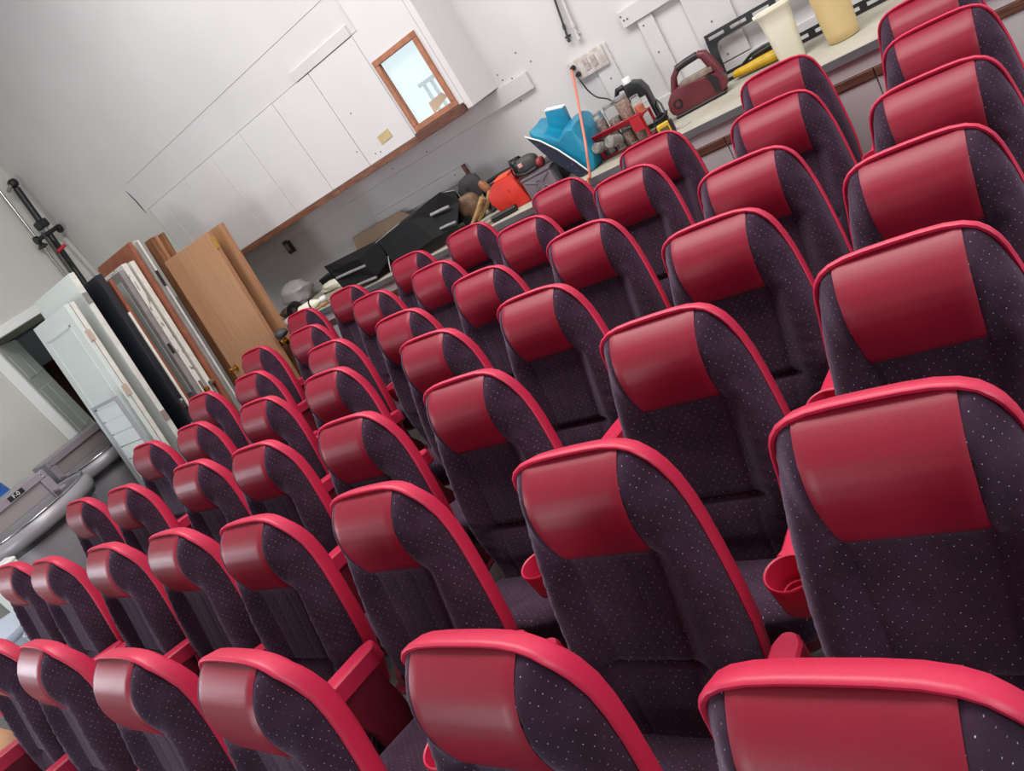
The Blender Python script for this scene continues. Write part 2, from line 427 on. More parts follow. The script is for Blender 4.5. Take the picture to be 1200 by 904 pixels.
def arm_top(c=CUPY):
    # arm pad from the back to the cup holder, rounded rear end, rising to the front
    m = MB(); rings = []
    prof = [(-.066, .010, .580), (-.069, .018, .580), (-.078, .0235, .581), (-.095, .030, .584), (-.16, .030, .596), (-.25, .030, .613), (-.33, .029, .626), (-.37, .028, .631), (-.392, .029, .633), (-.404, .034, .635), (-.4075, .033, .635)]
    for y, w, z in prof:
        y = -.066+(y+.066)*(c-.066)/(CUPY-.066)
        h = .062 if y > -.34 else .055
        ch = .006
        ring = [(-w+ch, y, z), (w-ch, y, z), (w, y, z-ch), (w, y, z-h+ch), (w-ch, y, z-h), (-w+ch, y, z-h), (-w, y, z-h+ch), (-w, y, z-ch)]
        rings.append(ring)
    m.loft(rings, True)
    return m
def cup(c=CUPY):
    m = MB(); n = 24
    m.lathe([(.004, .553), (.040, .553), (.044, .558), (.0505, .630), (.051, .635), (.049, .638), (.0455, .636), (.0445, .628), (.041, .570), (.004, .568)], n, (0, -c, 0))
    return m
def cup_ring(c=CUPY):
    m = MB(); m.lathe([(.028, .5685), (.032, .5685), (.032, .582), (.030, .584), (.028, .582)], 20, (0, -c, 0)); return m
def standard():
    m = MB()
    m.prism([(-.10, .0), (-.30, .0), (-.29, .05), (-.235, .12), (-.245, .40), (-.30, .575), (-.12, .55), (-.115, .40), (-.15, .12), (-.11, .05)], -.018, .018, 'x')
    m.box(-.05, .05, -.33, -.08, .0, .006)
    return m
def build_seat():
    t = thing('cinema_seat', '', 'seat')
    for k, (mb, mt, sm) in CP.items(): mb.build(k, mt, t, smooth=sm)
    return t
def add_arm(t, dx, c):
    mv = lambda m: setattr(m, 'v', [(v[0]+dx, v[1], v[2]) for v in m.v]) or m
    ao = mv(arm_top(c)).build('armrest', PLASTIC, t, smooth=40)
    mv(cup(c)).build('cup_holder', PLASTIC, ao, smooth=40)
    mv(cup_ring(c)).build('cup_ring', PLASTIC, ao, smooth=40)
    mv(standard()).build('leg_panel', STEEL_RED, t)
SEATS = {
 (1,0):(-.111,-.010,1.2),(1,1):(-.689,.033,0.3),(1,2):(-1.359,-.010,-1.2),(1,3):(-1.944,-.014,0.4),(1,4):(-2.663,.012,-1.2),(1,5):(-3.235,.02,-1),
 (2,0):(-.113,.470,1.1),(2,1):(-.684,.485,1.2),(2,2):(-1.355,.497,1.2),(2,3):(-1.916,.465,1.2),(2,4):(-2.485,.486,-1.2),(2,5):(-3.068,.483,-0.8),(2,6):(-3.723,.471,-1),(2,7):(-4.299,.488,0),
 (3,0):(-.107,.963,1.2),(3,1):(-.656,.972,0.7),(3,2):(-1.334,.975,1.2),(3,3):(-1.877,.944,1.2),(3,4):(-2.508,.961,1.2),(3,5):(-3.084,.984,0),(3,6):(-3.809,.965,0),(3,7):(-4.422,.972,0),
 (4,0):(-.101,1.466,-1.2),(4,1):(-.635,1.472,-1.2),(4,2):(-1.307,1.459,-1),(4,3):(-1.829,1.440,-1.2),(4,4):(-2.531,1.469,0),(4,5):(-3.081,1.446,0),(4,6):(-3.817,1.468,-0.6),(4,7):(-4.391,1.454,0),
 (5,0):(-.076,1.955,-1.2),(5,1):(-.635,1.927,1.2),(5,2):(-1.324,1.960,1.2),(5,3):(-1.885,1.968,0),(5,4):(-2.35,1.865,0),(5,5):(-2.945,1.885,0),(5,6):(-3.793,1.939,0),(5,7):(-4.444,1.964,0),
 (6,0):(-.078,2.535,-1),(6,1):(-.644,2.494,0.9),(6,2):(-1.316,2.490,-1.2),(6,3):(-1.907,2.477,-1.2),(6,4):(-2.555,2.467,-1.2),(6,5):(-3.092,2.467,0),(6,6):(-3.712,2.407,0),(6,7):(-4.412,2.477,0),
 (7,0):(-.13,3.04,0),(7,1):(-.732,3.09,1.2),(7,2):(-1.321,2.890,1.2),(7,3):(-1.903,2.920,1),(7,4):(-2.604,2.955,1.2),(7,5):(-3.180,3.014,0),(7,6):(-3.822,2.965,0),(7,7):(-4.350,2.946,0)}
ORD = ['', 'first', 'second', 'third', 'fourth', 'fifth', 'sixth', 'seventh', 'eighth']
PROTO = build_seat()
first = True
def cup_reach(r, X, y):
    # how far forward the cup may reach before it meets the row in front
    c = CUPY
    for (r2, k2), (x2, y2, _) in SEATS.items():
        if r2 != r-1: continue
        if abs(X-x2) < .283: c = min(c, y-y2-.094)
        if abs(abs(X-x2)-.285) < .09: c = min(c, y-y2+.008)
    return c
for (r, k), (x, y, yaw) in SEATS.items():
    t = PROTO if first else copy_tree(PROTO_CLEAN)
    if first: PROTO_CLEAN = copy_tree(PROTO); first = False
    def midpoint(ka, kb):
        own = (SEATS[(r, ka)][0]+SEATS[(r, kb)][0])/2
        if (r-1, ka) in SEATS and (r-1, kb) in SEATS:
            fr = (SEATS[(r-1, ka)][0]+SEATS[(r-1, kb)][0])/2
            lim = max(0, min(.03, abs(SEATS[(r, ka)][0]-SEATS[(r, kb)][0])/2-.258))
            own += max(-lim, min(lim, fr-own))
        return own
    arms = []
    if k % 2:                                          # left seat of a pair carries the shared arm
        arms.append(midpoint(k-1, k))
        if (r, k+1) in SEATS:
            g = x-SEATS[(r, k+1)][0]; mid = midpoint(k, k+1)
            if g > .645: arms.append(mid+.055)
            elif g > .53: arms.append(mid)
        else: arms.append(x-.285)
    elif k == 0: arms.append(x+.285)
    else:
        g = SEATS[(r, k-1)][0]-x; mid = midpoint(k-1, k)
        if g > .645: arms.append(mid-.055)
    for X in arms: add_arm(t, X-x, cup_reach(r, X, y))
    t.location = (x, y, 0); t.rotation_euler = (0, 0, math.radians(yaw))
    if r == 1:
        t['label'] = 'red and purple cinema seat, %s from the loose wooden board, front row' % ORD[6-k]
    else:
        t['label'] = 'red and purple cinema seat, %s from the stacked doors end, %s row from ledge' % (ORD[8-k], ORD[8-r])
    t['group'] = 'cinema seats in rows'
for o in list(PROTO_CLEAN.children_recursive)+[PROTO_CLEAN]: bpy.data.objects.remove(o)

# ------------------------------------------------------------------ things along the ledge
BLACKP = mat('black_plastic', (26, 26, 29), 0.42, var=0.2, vscale=20)
BLACKV = mat('black_vinyl_cloth', (7, 7, 10), 0.5, rgb2=(11, 11, 15), vscale=6, spec=0.2, bump=0.25, bscale=18)
SILVER = mat('silver_tape', (150, 148, 148), 0.4, 0.3, var=0.2, vscale=30)
CHROME = mat('chrome', (190, 190, 192), 0.18, 1.0)
BRASS = mat('brass', (200, 158, 80), 0.25, 1.0)
MILKY = mat('milky_plastic', (224, 220, 200), 0.45, var=0.03, vscale=6)
BEIGEP = mat('beige_plastic', (206, 182, 128), 0.45, var=0.06, vscale=4)
MAROON = mat('maroon_plastic', (98, 34, 42), 0.42, rgb2=(84, 28, 36), vscale=10)
DUSTY = mat('dusty_grey_metal', (136, 122, 108), 0.6, rgb2=(104, 86, 76), vscale=20)
YELLOWP = mat('yellow_plastic', (216, 176, 36), 0.45, rgb2=(180, 140, 30), vscale=14)
WHITEP = mat('white_plastic', (225, 225, 222), 0.4)
LABELW = mat('paper_label', (206, 206, 200), 0.6, rgb2=(170, 170, 166), vscale=30, stretch=(.2, 1, 5))
REDMETAL = mat('red_painted_metal', (176, 28, 40), 0.45, var=0.2, vscale=12)
REDDARK = mat('dark_red_tray', (130, 30, 42), 0.5, var=0.2, vscale=12)
TEAL = mat('teal_plastic_bag', (24, 136, 166), 0.3, rgb2=(14, 112, 144), vscale=5, bump=0.35, bscale=14)
TEALPALE = mat('pale_teal_glare', (96, 168, 192), 0.32, bump=0.3, bscale=14)  # unused; paler tone for glare painted onto the sack's plastic
NAVY = mat('navy_printed_plastic', (26, 34, 52), 0.4, rgb2=(150, 160, 190), vscale=26, lo=.30, hi=.36)
ORANGE = mat('orange_cord_rubber', (214, 120, 96), 0.5)
ORANGEBOX = mat('red_orange_plastic', (206, 52, 36), 0.42, rgb2=(190, 44, 32), vscale=8)
GREYBOX = mat('purple_grey_metal_box', (112, 102, 108), 0.5, rgb2=(96, 86, 94), vscale=8)
DARKBOX = mat('dark_olive_box', (66, 64, 60), 0.6, var=0.2, vscale=6)
LEATHER = mat('brown_leather', (122, 92, 66), 0.7, rgb2=(84, 62, 48), vscale=18, bump=0.3, bscale=60)
TANWOOD = mat('tan_wood_handle', (176, 140, 90), 0.55, rgb2=(140, 106, 66), vscale=14, stretch=(1, 1, 6))
GREYRUB = mat('grey_rubber', (64, 62, 62), 0.6, var=0.2, vscale=20)
CARDB = mat('cardboard', (150, 128, 108), 0.85, var=0.12, vscale=8)
CLEAR = mat('clear_glass', (235, 238, 236), 0.05, trans=0.92, spec=0.4)
CLEAR.node_tree.nodes['Principled BSDF'].inputs['IOR'].default_value = 1.2
CLEARBAG = mat('clear_film', (196, 190, 190), 0.25, trans=0.45, bump=0.6, bscale=26)
HARDWARE = mat('jar_contents_screws', (176, 166, 156), 0.5, 0.1, rgb2=(104, 96, 90), vscale=90, bump=0.8, bscale=110)
HARDWARE2 = mat('jar_contents_rusty', (186, 156, 130), 0.6, rgb2=(134, 98, 78), vscale=80, bump=0.8, bscale=110)
ORANGECAP = mat('orange_caps', (232, 104, 54), 0.45, var=0.2, vscale=60)
ZL = LZ + .0015

# beige canister
p = onZ(991, 46, LZ)
t = thing('canister', 'tall beige plastic canister standing on the ledge beside the white pitcher', 'canister', (p.x-.01, p.y+.05, ZL))
m = MB(); m.lathe([(.004, 0), (.066, 0), (.072, .006), (.076, .05), (.082, .24), (.086, .40), (.084, .43), (.060, .46), (.045, .465)], 28); m.build('body', BEIGEP, t, smooth=40)
m = MB(); m.lathe([(.047, .462), (.052, .462), (.052, .50), (.046, .503), (.002, .503)], 24); m.build('cap', WHITEP, t, smooth=40)

# white pitcher: tapered, rounded square, open top with spout
p = onZ(932, 71, LZ)
t = thing('pitcher', 'white plastic pitcher with an open spouted rim on the ledge', 'pitcher', (p.x-.015, p.y+.04, ZL), (0, 0, .25))
def rsq(w, d, r, z, n=6, spout=0):
    o = []
    for cx, cy, a0 in ((w-r, d-r, 0), (-w+r, d-r, PI/2), (-w+r, -d+r, PI), (w-r, -d+r, 1.5*PI)):
        for i in range(n+1):
            a = a0+PI/2*i/n; o.append([cx+r*math.cos(a), cy+r*math.sin(a), z])
    if spout:
        for q in o:
            if q[0] < 0: q[0] -= spout*max(0, 1-abs(q[1])/(d*.8))
    return o
m = MB()
m.loft([rsq(.058, .058, .025, 0), rsq(.062, .062, .027, .006), rsq(.074, .072, .03, .20), rsq(.080, .078, .032, .262, spout=.012), rsq(.089, .086, .036, .272, spout=.03), rsq(.090, .087, .036, .278, spout=.034),
        rsq(.080, .077, .032, .276, spout=.03), rsq(.076, .073, .03, .255, spout=.01), rsq(.056, .056, .024, .01)], True)
m.build('body', MILKY, t, smooth=45)

# black slotted frame leaning on the wall
t = thing('wall_mount_frame', 'black slotted metal mount frame leaning on the wall behind the pitcher', 'frame', (-1.245, 4.02, ZL), (-.18, 0, 0))
FW_, FH_ = 1.05, .285
def slotbar(x0, x1, z0, z1, name):
    m = MB(); h = z1-z0; n = int((x1-x0)/.13)
    m.box(x0, x1, -.006, .006, z1-h*.33, z1); m.box(x0, x1, -.006, .006, z0, z0+h*.33)
    for i in range(n+1):
        c = x0+(x1-x0)*i/n; m.box(max(x0, c-.018), min(x1, c+.018), -.006, .006, z0+h*.33, z1-h*.33)
    return m.build(name, BLACKP, t)
slotbar(0, FW_, FH_-.055, FH_, 'rail'); slotbar(.0, FW_, 0, .055, 'rail')
m = MB(); m.prism([(0, .056), (.045, .056), (.045, .19), (.052, .21), (.066, .222), (.10, .229), (0, .229)], -.006, .006); m.build('upright', BLACKP, t)
m = MB(); m.prism([(FW_, .056), (FW_-.045, .056), (FW_-.045, .19), (FW_-.052, .21), (FW_-.066, .222), (FW_-.1, .229), (FW_, .229)], -.006, .006); m.build('upright', BLACKP, t)

# yellow grinder with black cord
a = onZ(862, 96, LZ); b = onZ(905, 75, LZ)
d = (b-a); ang = math.atan2(d.y, d.x)
t = thing('angle_grinder', 'yellow and black power tool lying on the ledge beside the pitcher', 'power tool', (a.x, a.y+.02, ZL), (0, 0, ang))
m = MB(); m.loft([rsq2 for rsq2 in [[(x, y*k, .032+z*k) for y, z in [(math.cos(q*PI/6)*.032, math.sin(q*PI/6)*.03) for q in range(12)]] for x, k in ((.0, .55), (.02, .75), (.10, .85), (.17, 1.0), (.25, 1.05), (.275, .95))]], True)
m.build('body', YELLOWP, t, smooth=50)
m = MB(); m.loft([[(x, y*k, .032+z*k) for y, z in [(math.cos(q*PI/6)*.033, math.sin(q*PI/6)*.031) for q in range(12)]] for x, k in ((.276, .95), (.30, .85), (.32, .6))], True); m.build('gear_head', BLACKP, t, smooth=50)
m = MB(); m.tube([(-.0, .03, .02), (.05, .05, .055), (.12, .035, .085), (.20, .03, .095), (.27, .045, .09), (.31, .06, .05), (.25, .075, .012)], .009, 8); m.build('cord', BLACKP, t, smooth=60)
m = MB(); m.tube([(.12, .035, .07), (.19, .03, .078), (.26, .03, .082)], .014, 8); m.build('switch_grip', BLACKP, t, smooth=60)

# maroon belt sander
a = onZ(797, 139, LZ); b = onZ(851, 110, LZ)
d = (b-a); ang = math.atan2(d.y, d.x); Ls = d.length
t = thing('belt_sander', 'dusty maroon belt sander with a black top handle on the ledge', 'power tool', (a.x-.03, a.y+.0, ZL), (0, 0, ang))
m = MB(); prof = [(.02, .018), (.28, .012), (.325, .03), (.335, .07), (.31, .12), (.25, .135), (.16, .14), (.09, .155), (.04, .14), (.005, .105), (-.005, .06), (.003, .03)]
m.prism(prof, 0, .10); m.build('housing', MAROON, t, bevel=.006, seg=2, smooth=40)
m = MB(); m.lathe([(.002, -.006), (.024, -.006), (.026, -.003), (.026, .004)], 18, (.055, 0, .075), 'y'); m.build('drive_knob', BLACKP, t, smooth=40)
m = MB(); m.lathe([(.001, -.008), (.015, -.008), (.015, -.004)], 8, (.055, 0, .075), 'y'); m.build('knob_cap', MAROON, t)
m = MB(); m.box(.10, .29, .012, .088, .136, .165); m.build('motor_cover', DUSTY, t, bevel=.008, seg=2, smooth=40)
m = MB(); m.tube([(.055, .05, .13), (.085, .05, .205), (.125, .05, .238)], [.022, .018, .017], 10); m.build('handle_post', MAROON, t, smooth=60)
m = MB(); m.tube([(.115, .05, .238), (.18, .05, .246), (.245, .05, .248)], .02, 12); m.build('grip', BLACKP, t, smooth=60)
m = MB(); m.tube([(.245, .05, .25), (.275, .05, .235), (.295, .05, .17), (.31, .05, .10)], [.02, .027, .03, .028], 10); m.build('rear_handle', MAROON, t, smooth=60)
m = MB(); m.box(.012, .31, -.004, .104, 0, .016); m.build('sanding_belt', BLACKP, t, bevel=.004)
m = MB(); m.prism([(.262, .03), (.292, .03), (.30, .10), (.275, .13), (.245, .135), (.262, .09)], -.006, .0); m.build('rubber_band', BLACKP, t)

# small things on the ledge near the sander
p = onZ(803, 147, LZ)
t = thing('hinge_plate', 'small zinc bracket plate lying at the ledge edge beside the sander', 'bracket', (p.x, p.y, ZL), (0, 0, .9))
m = MB(); m.box(-.035, .035, -.013, .013, 0, .003); m.build('plate', mat('zinc', (205, 208, 206), .35, .5), t, bevel=.001)
for q in (-.022, .022):
    m = MB(); m.lathe([(.001, .0036), (.006, .0036), (.006, .003)], 10, (q, 0, 0)); m.build('hole', LEDGETOP, t)
p = onZ(782, 160, LZ)
t = thing('tape_measure', 'yellow and black tape measure on the ledge beside the black jug', 'tape measure', (p.x, p.y+.03, ZL), (0, 0, .35))
m = MB(); m.box(-.042, .028, -.025, .025, 0, .068); m.build('case', YELLOWP, t, bevel=.010, seg=2, smooth=50)
m = MB(); m.box(.0285, .048, -.027, .027, .002, .07); m.build('rubber_guard', BLACKP, t, bevel=.008, seg=2, smooth=50)
m = MB(); m.box(-.03, .018, -.0262, -.0252, .018, .05); m.build('sticker', mat('tape_sticker', (90, 78, 40), .5), t)
p = onZ(768, 158, LZ)
t = thing('cable_bundle', 'tangled black cable bundle on the ledge between jug and sander', 'cable', (p.x+.052, p.y+.04, ZL))
for q in range(5):
    rn = random.Random(q); pts = []
    for i in range(22):
        a = i*.62+q; pts.append((.028*math.cos(a)*(1+.3*rn.uniform(-1, 1)), .075*math.sin(a)*(1+.2*rn.uniform(-1, 1)), .012+.012*q+.012*rn.random()))
    m = MB(); m.tube(pts, .0065, 6); m.build('cable_loop', BLACKP, t, smooth=60)
m = MB(); m.tube([(.03, .02, .05), (.02, .05, .12), (.0, .07, .15), (-.03, .09, .12), (-.03, .1, .02)], .006, 6); m.build('cable_loop', BLACKP, t, smooth=60)

# black jug with a white cap and paper label
p = onZ(745, 163, LZ)
t = thing('oil_jug', 'black plastic jug with white cap and paper label behind the red jar rack', 'jug', (p.x+.07, p.y+.09, ZL), (0, 0, .12))
m = MB()
def outl(k, y): return [(x*k, y, z) for x, z in ((-.095, .01), (-.09, 0), (.09, 0), (.095, .01), (.095, .22), (.07, .275), (-.015, .30), (-.035, .30), (-.085, .26), (-.095, .22))]
m.prism([(-.095, .012), (-.085, 0), (.085, 0), (.095, .012), (.095, .215), (.075, .268), (.03, .292), (-.02, .292), (-.02, .2), (-.095, .17)], -.05, .05)
m.build('body', BLACKP, t, bevel=.008, seg=2, smooth=45)
m = MB(); m.tube([(-.075, 0, .165), (-.092, 0, .20), (-.092, 0, .25), (-.07, 0, .285), (-.03, 0, .285)], .016, 10); m.build('handle', BLACKP, t, smooth=60)
m = MB(); m.lathe([(.001, .325), (.024, .325), (.026, .322), (.026, .293), (.001, .293)], 16, (.005, 0, 0)); m.build('cap', WHITEP, t, smooth=40)
m = MB(); m.box(-.072, .078, -.0525, -.0505, .03, .19); m.build('label', LABELW, t)

# red jar rack: two stepped metal shelves with legs, jars of screws
a = onZ(706, 192, LZ); b = onZ(757, 168, LZ)
d = b-a; ang = math.atan2(d.y, d.x)
rk = thing('jar_rack', 'red metal jar rack holding glass jars of screws on the ledge', 'rack', (a.x, a.y+.05, ZL), (0, 0, ang))
RL = .34
m = MB(); m.box(0, RL, -.01, .14, 0, .01); m.build('base_tray', REDDARK, rk)
m = MB(); m.prism([(0, .125), (-.02, .155), (-.012, .158), (.045, .14), (.13, .14), (.13, .132), (.042, .132)], 0, RL, 'x'); m.build('top_shelf', REDMETAL, rk)
for q in (0, RL-.012):
    m = MB(); m.box(q, q+.012, -.008, .012, .01, .125); m.build('leg', REDMETAL, rk); m = MB(); m.box(q, q+.012, .115, .128, .01, .131); m.build('leg', REDMETAL, rk)
m = MB(); m.box(RL-.07, RL, -.022, -.016, .07, .15); m.build('end_plate', REDMETAL, rk)
RM = rk.matrix_basis.copy(); RMW = T(a.x, a.y+.05, ZL) @ RZ(ang)
def jar(lx, ly, lz, r, h, tilt, content, label, fill=.6, axis=0.0):
    w = RMW @ Vector((lx, ly, lz))
    t = thing('glass_jar', label, 'jar', w, (tilt, axis, ang), 'glass jars of hardware on the red rack')
    m = MB(); m.lathe([(.001, 0), (r*.92, 0), (r, r*.15), (r, h*.72), (r*.85, h*.84), (r*.80, h*.86)], 18); m.build('glass', CLEAR, t, smooth=50)
    m = MB(); m.lathe([(.001, .003), (r*.86, .003), (r*.93, r*.2), (r*.93, h*fill), (r*.5, h*fill+.006), (.001, h*fill+.004)], 14); m.build('contents', content, t, smooth=50)
    m = MB(); m.lathe([(r*.84, h*.86), (r*.88, h*.87), (r*.88, h*.985), (r*.82, h), (.001, h)], 18); m.build('lid', SILVER if content is not ORANGECAP else CLEAR, t, smooth=40)
jar(.045, .085, .1425, .032, .115, 0, HARDWARE, 'slim jar of grey screws at the bag end of the rack top')
jar(.135, .085, .1425, .040, .125, 0, HARDWARE, 'wide half empty jar in the middle of the rack top', .3)
jar(.222, .085, .1425, .042, .135, 0, HARDWARE2, 'wide jar full of rusty screws on the rack top', .8)
jar(.310, .075, .1425, .028, .10, 0, ORANGECAP, 'small clear jar of orange caps beside the black jug label', .4)
jar(.04, .05, .0115, .034, .11, 0, HARDWARE, 'jar of grey screws standing at the bag end under the rack', .8)
jar(.115, .05, .0115, .034, .11, 0, HARDWARE, 'jar of bolts standing second from the bag under the rack', .9)
jar(.19, .05, .0115, .034, .11, 0, HARDWARE2, 'jar of rusty nails standing third from the bag under the rack', .7)
jar(.265, .05, .0115, .032, .11, 0, HARDWARE2, 'jar of brown screws standing at the jug end under the rack', .8)
jar(.055, -.115, .108, .03, .105, -1.85, HARDWARE, 'tilted jar of screws poking out from the rack nearest the bag', .8)
jar(.155, -.120, .108, .034, .115, -1.85, HARDWARE, 'fatter tilted jar of pale screws poking out mid rack', .8)

# outlet plate with plugs, cords
SOCK = mat('socket_plate', (206, 200, 194), .5, rgb2=(176, 166, 158), vscale=24)
oa = onY(667, 80, YB-.03); ob = onY(707, 52, YB-.03)
t = thing('socket_board', 'off white socket board with two plugs on the back wall', 'socket', (oa.x, YB-.0015, oa.z-.10))
m = MB(); m.box(-.005, ob.x-oa.x-.02, -.03, 0, -.0, .125); m.build('plate', SOCK, t, bevel=.006, seg=2, smooth=40)
for q in (.10, .155):
    m = MB(); m.box(q, q+.034, -.034, -.0305, .03, .098); m.build('socket', mat('socket_face_%d' % int(q*1000), (186, 172, 162), .5, rgb2=(150, 138, 130), vscale=40), t, bevel=.003)
for q, z in ((.028, .09), (.04, .04)):
    m = MB(); m.lathe([(.001, -.065), (.010, -.065), (.014, -.055), (.017, -.0305), (.001, -.0305)], 12, (q, 0, z), 'y'); m.build('plug', BLACKP, t, smooth=40)
pts = [Vector((oa.x+.028, YB-.07, oa.z-.012)), onY(672, 92, YB-.10), onY(676, 112, 3.90), onY(681, 140, 3.55), onY(686, 168, 3.36), onY(690, 197, 3.30), onY(691.5, 208, 3.285), onY(692.3, 216, 3.272), onY(693.5, 235, 3.262), onY(694, 260, 3.262)]
for q in pts:
    if q.y > 3.27: q.z = max(q.z, LZ+.012)
pts.append(Vector((pts[-1].x+.02, 3.26, .45))); pts.append(Vector((pts[-1].x+.01, 3.26, .02)))
def smooth_path(P, n=6):
    out = []
    for i in range(len(P)-1):
        p0, p1, p2, p3 = P[max(i-1, 0)], P[i], P[i+1], P[min(i+2, len(P)-1)]
        for k in range(n):
            t_ = k/n
            out.append(.5*((2*p1)+(p2-p0)*t_+(2*p0-5*p1+4*p2-p3)*t_*t_+(3*p1-p0-3*p2+p3)*t_**3))
    out.append(P[-1]); return out
m = MB(); m.tube(smooth_path(pts), .0075, 8)
tag(m.build('extension_cord', ORANGE, smooth=60), 'orange extension cord hanging from the wall socket over the ledge edge', 'cord')
pts = [Vector((oa.x+.04, YB-.07, oa.z-.062)), onY(682, 97, 4.03), onY(690, 107, 4.03), onY(700, 114, 4.02), onY(712, 116, 4.0), onY(722, 122, 3.98)]
m = MB(); m.tube(smooth_path(pts), .005, 7)
tag(m.build('power_cord', BLACKP, smooth=60), 'thin black power cord running from the socket board behind the jars', 'cord')
# conduits above the sockets
for (p0, p1, lab, r, mt) in (((646, -12), (666, 46), 'dark metal conduit ending on the wall above the sockets', .007, GREYRUB), ((654, -12), (677, 43), 'pale painted conduit with a coupling on the wall above the sockets', .009, PLANK)):
    a = onY(*p0, YB-.02); b = onY(*p1, YB-.02)
    t = thing('conduit', lab, 'pipe', (b.x, YB-.02, b.z))
    m = MB(); m.tube([(a.x-b.x, 0, a.z-b.z), (0, 0, 0)], r, 10); m.build('pipe', mt, t, smooth=60)
    m = MB(); m.tube([(0, 0, .0), (0, 0, -.018)], r*1.6, 10); m.build('end_fitting', mt, t, smooth=60)
    m = MB(); m.tube([((a.x-b.x)*.3, 0, (a.z-b.z)*.30), ((a.x-b.x)*.2, 0, (a.z-b.z)*.2)], r*1.5, 10); m.build('coupling', mt, t, smooth=60)
    m = MB(); m.box(-.02, .02, .008, .019, .01, .022); m.build('clip', mt, t)

# teal bag with navy gusset
a = onZ(673, 215, LZ)
t = thing('plastic_sack', 'crumpled teal plastic sack with navy printed gusset on the ledge', 'bag', (a.x+.045, a.y+.29, ZL), (0, 0, .0))
m = MB(); prof = [(-.03, 0), (.075, 0), (.098, .08), (.092, .20), (.07, .29), (.01, .29), (-.06, .25), (-.14, .32), (-.20, .375), (-.215, .35), (-.14, .17)]
rn = random.Random(4); rings = []
for y, k in ((-.20, .93), (-.17, 1.0), (-.08, 1.0), (.02, 1.0), (.09, .97), (.13, .85), (.15, .55)):
    rings.append([((x-.06)*k+.06+rn.uniform(-.012, .012), y+rn.uniform(-.012, .012)*(1 if k > .9 else 0), max(0, z*k+rn.uniform(-.012, .012))) for x, z in prof])
m.loft(rings, True); m.build('sack', TEAL, t, bevel=.012, seg=2, smooth=70)
m = MB(); m.prism([(-.21, .355), (-.14, .17), (-.035, .004), (.045, .004), (.0, .09), (-.065, .20), (-.135, .295)], -.232, -.224); m.build('gusset', NAVY, t, bevel=.003)
m = MB(); m.tube([(-.21, -.234, .362), (-.135, -.234, .30), (-.06, -.234, .205), (.005, -.234, .095), (.05, -.234, .008)], .005, 6); m.build('white_edge', WHITEP, t, smooth=60)
m = MB(); m.M = T(-.06, .0, .26) @ RY(.10); m.prism([(-.105, .0), (.035, .0), (.035, .12), (-.085, .14)], -.03, .02); m.build('folded_flap', TEAL, t, bevel=.004)
m = MB(); m.M = T(-.06, .0, .26) @ RY(.10); m.prism([(-.085, .141), (.036, .121), (.035, .128), (-.085, .148)], -.03, .02); m.build('flap_edge', WHITEP, t)

# grey tin box and dark box behind, sander with cord on top
a = onZ(600+22, 239, LZ); 
t = thing('tin_box', 'purple grey metal box with embossed cross on its front on the ledge', 'box', (a.x+.0, a.y+.03, ZL), (0, 0, .06))
m = MB(); m.box(0, .215, 0, .10, 0, .13); m.build('body', GREYBOX, t, bevel=.008, seg=2, smooth=40)
m = MB(); m.box(-.003, .218, -.004, .103, .131, .147); m.build('lid', GREYBOX, t, bevel=.006, seg=2, smooth=40)
for (p0, p1) in (((.02, .015), (.095, .06)), ((.195, .015), (.13, .06)), ((.02, .12), (.095, .085)), ((.195, .12), (.13, .085))):
    m = MB(); m.tube([(p0[0], -.001, p0[1]), (p1[0], -.001, p1[1])], .005, 6); m.build('embossed_rib', GREYBOX, t, smooth=60)
m = MB(); m.lathe([(.026, -.003), (.030, -.005), (.034, -.003)], 20, (.108, 0, .072), 'y'); m.build('embossed_ring', GREYBOX, t, smooth=60)
t2 = thing('storage_case', 'dark olive hard case on the ledge behind the tin box', 'case', (a.x-.03, a.y+.20, ZL), (0, 0, .06))
m = MB(); m.box(0, .22, 0, .20, 0, .115); m.build('body', DARKBOX, t2, bevel=.015, seg=2, smooth=40)
m = MB(); m.box(-.004, .224, -.004, .204, .116, .145); m.build('lid', DARKBOX, t2, bevel=.015, seg=2, smooth=40)
m = MB(); m.tube([(.07, -.001, .08), (.08, -.02, .08), (.16, -.02, .08), (.17, -.001, .08)], .008, 6); m.build('handle', BLACKP, t2, smooth=60)
t3 = thing('palm_sander', 'dark grey palm sander with coiled cord lying on the olive case', 'power tool', (a.x-.045, a.y+.115, ZL+.149), (0, 0, .10))
m = MB(); m.blob((.09, 0, .055), (.085, .05, .055), 18, 10, .8, flat=.0); m.build('body', GREYRUB, t3, smooth=60)
m = MB(); m.tube([(.02, .0, .02), (-.0, .0, .045), (.03, -.06, .03), (.09, -.075, .015), (.17, -.07, .02)], .011, 8); m.build('grip', BLACKP, t3, smooth=60)
m = MB(); m.box(.055, .085, -.056, -.042, .06, .085); m.build('badge', mat('badge_red', (200, 150, 146), .5), t3, bevel=.003)
m = MB(); m.blob((.175, .0, .03), (.03, .035, .03), 12, 8, .8, flat=0); m.build('dust_port', mat('dull_red', (150, 50, 52), .5), t3, smooth=60)
for q in range(6):
    rn = random.Random(q+20); pts = []
    for i in range(16):
        an = 2*PI*i/15; pts.append((-.005+.012*q+rn.uniform(-.006, .006), .01+.048*math.cos(an)*(1+.1*rn.uniform(-1, 1)), .062+.056*math.sin(an)+.004*rn.random()))
    m = MB(); m.tube(pts, .0055, 6); m.build('cord_loop', BLACKP, t3, smooth=60)

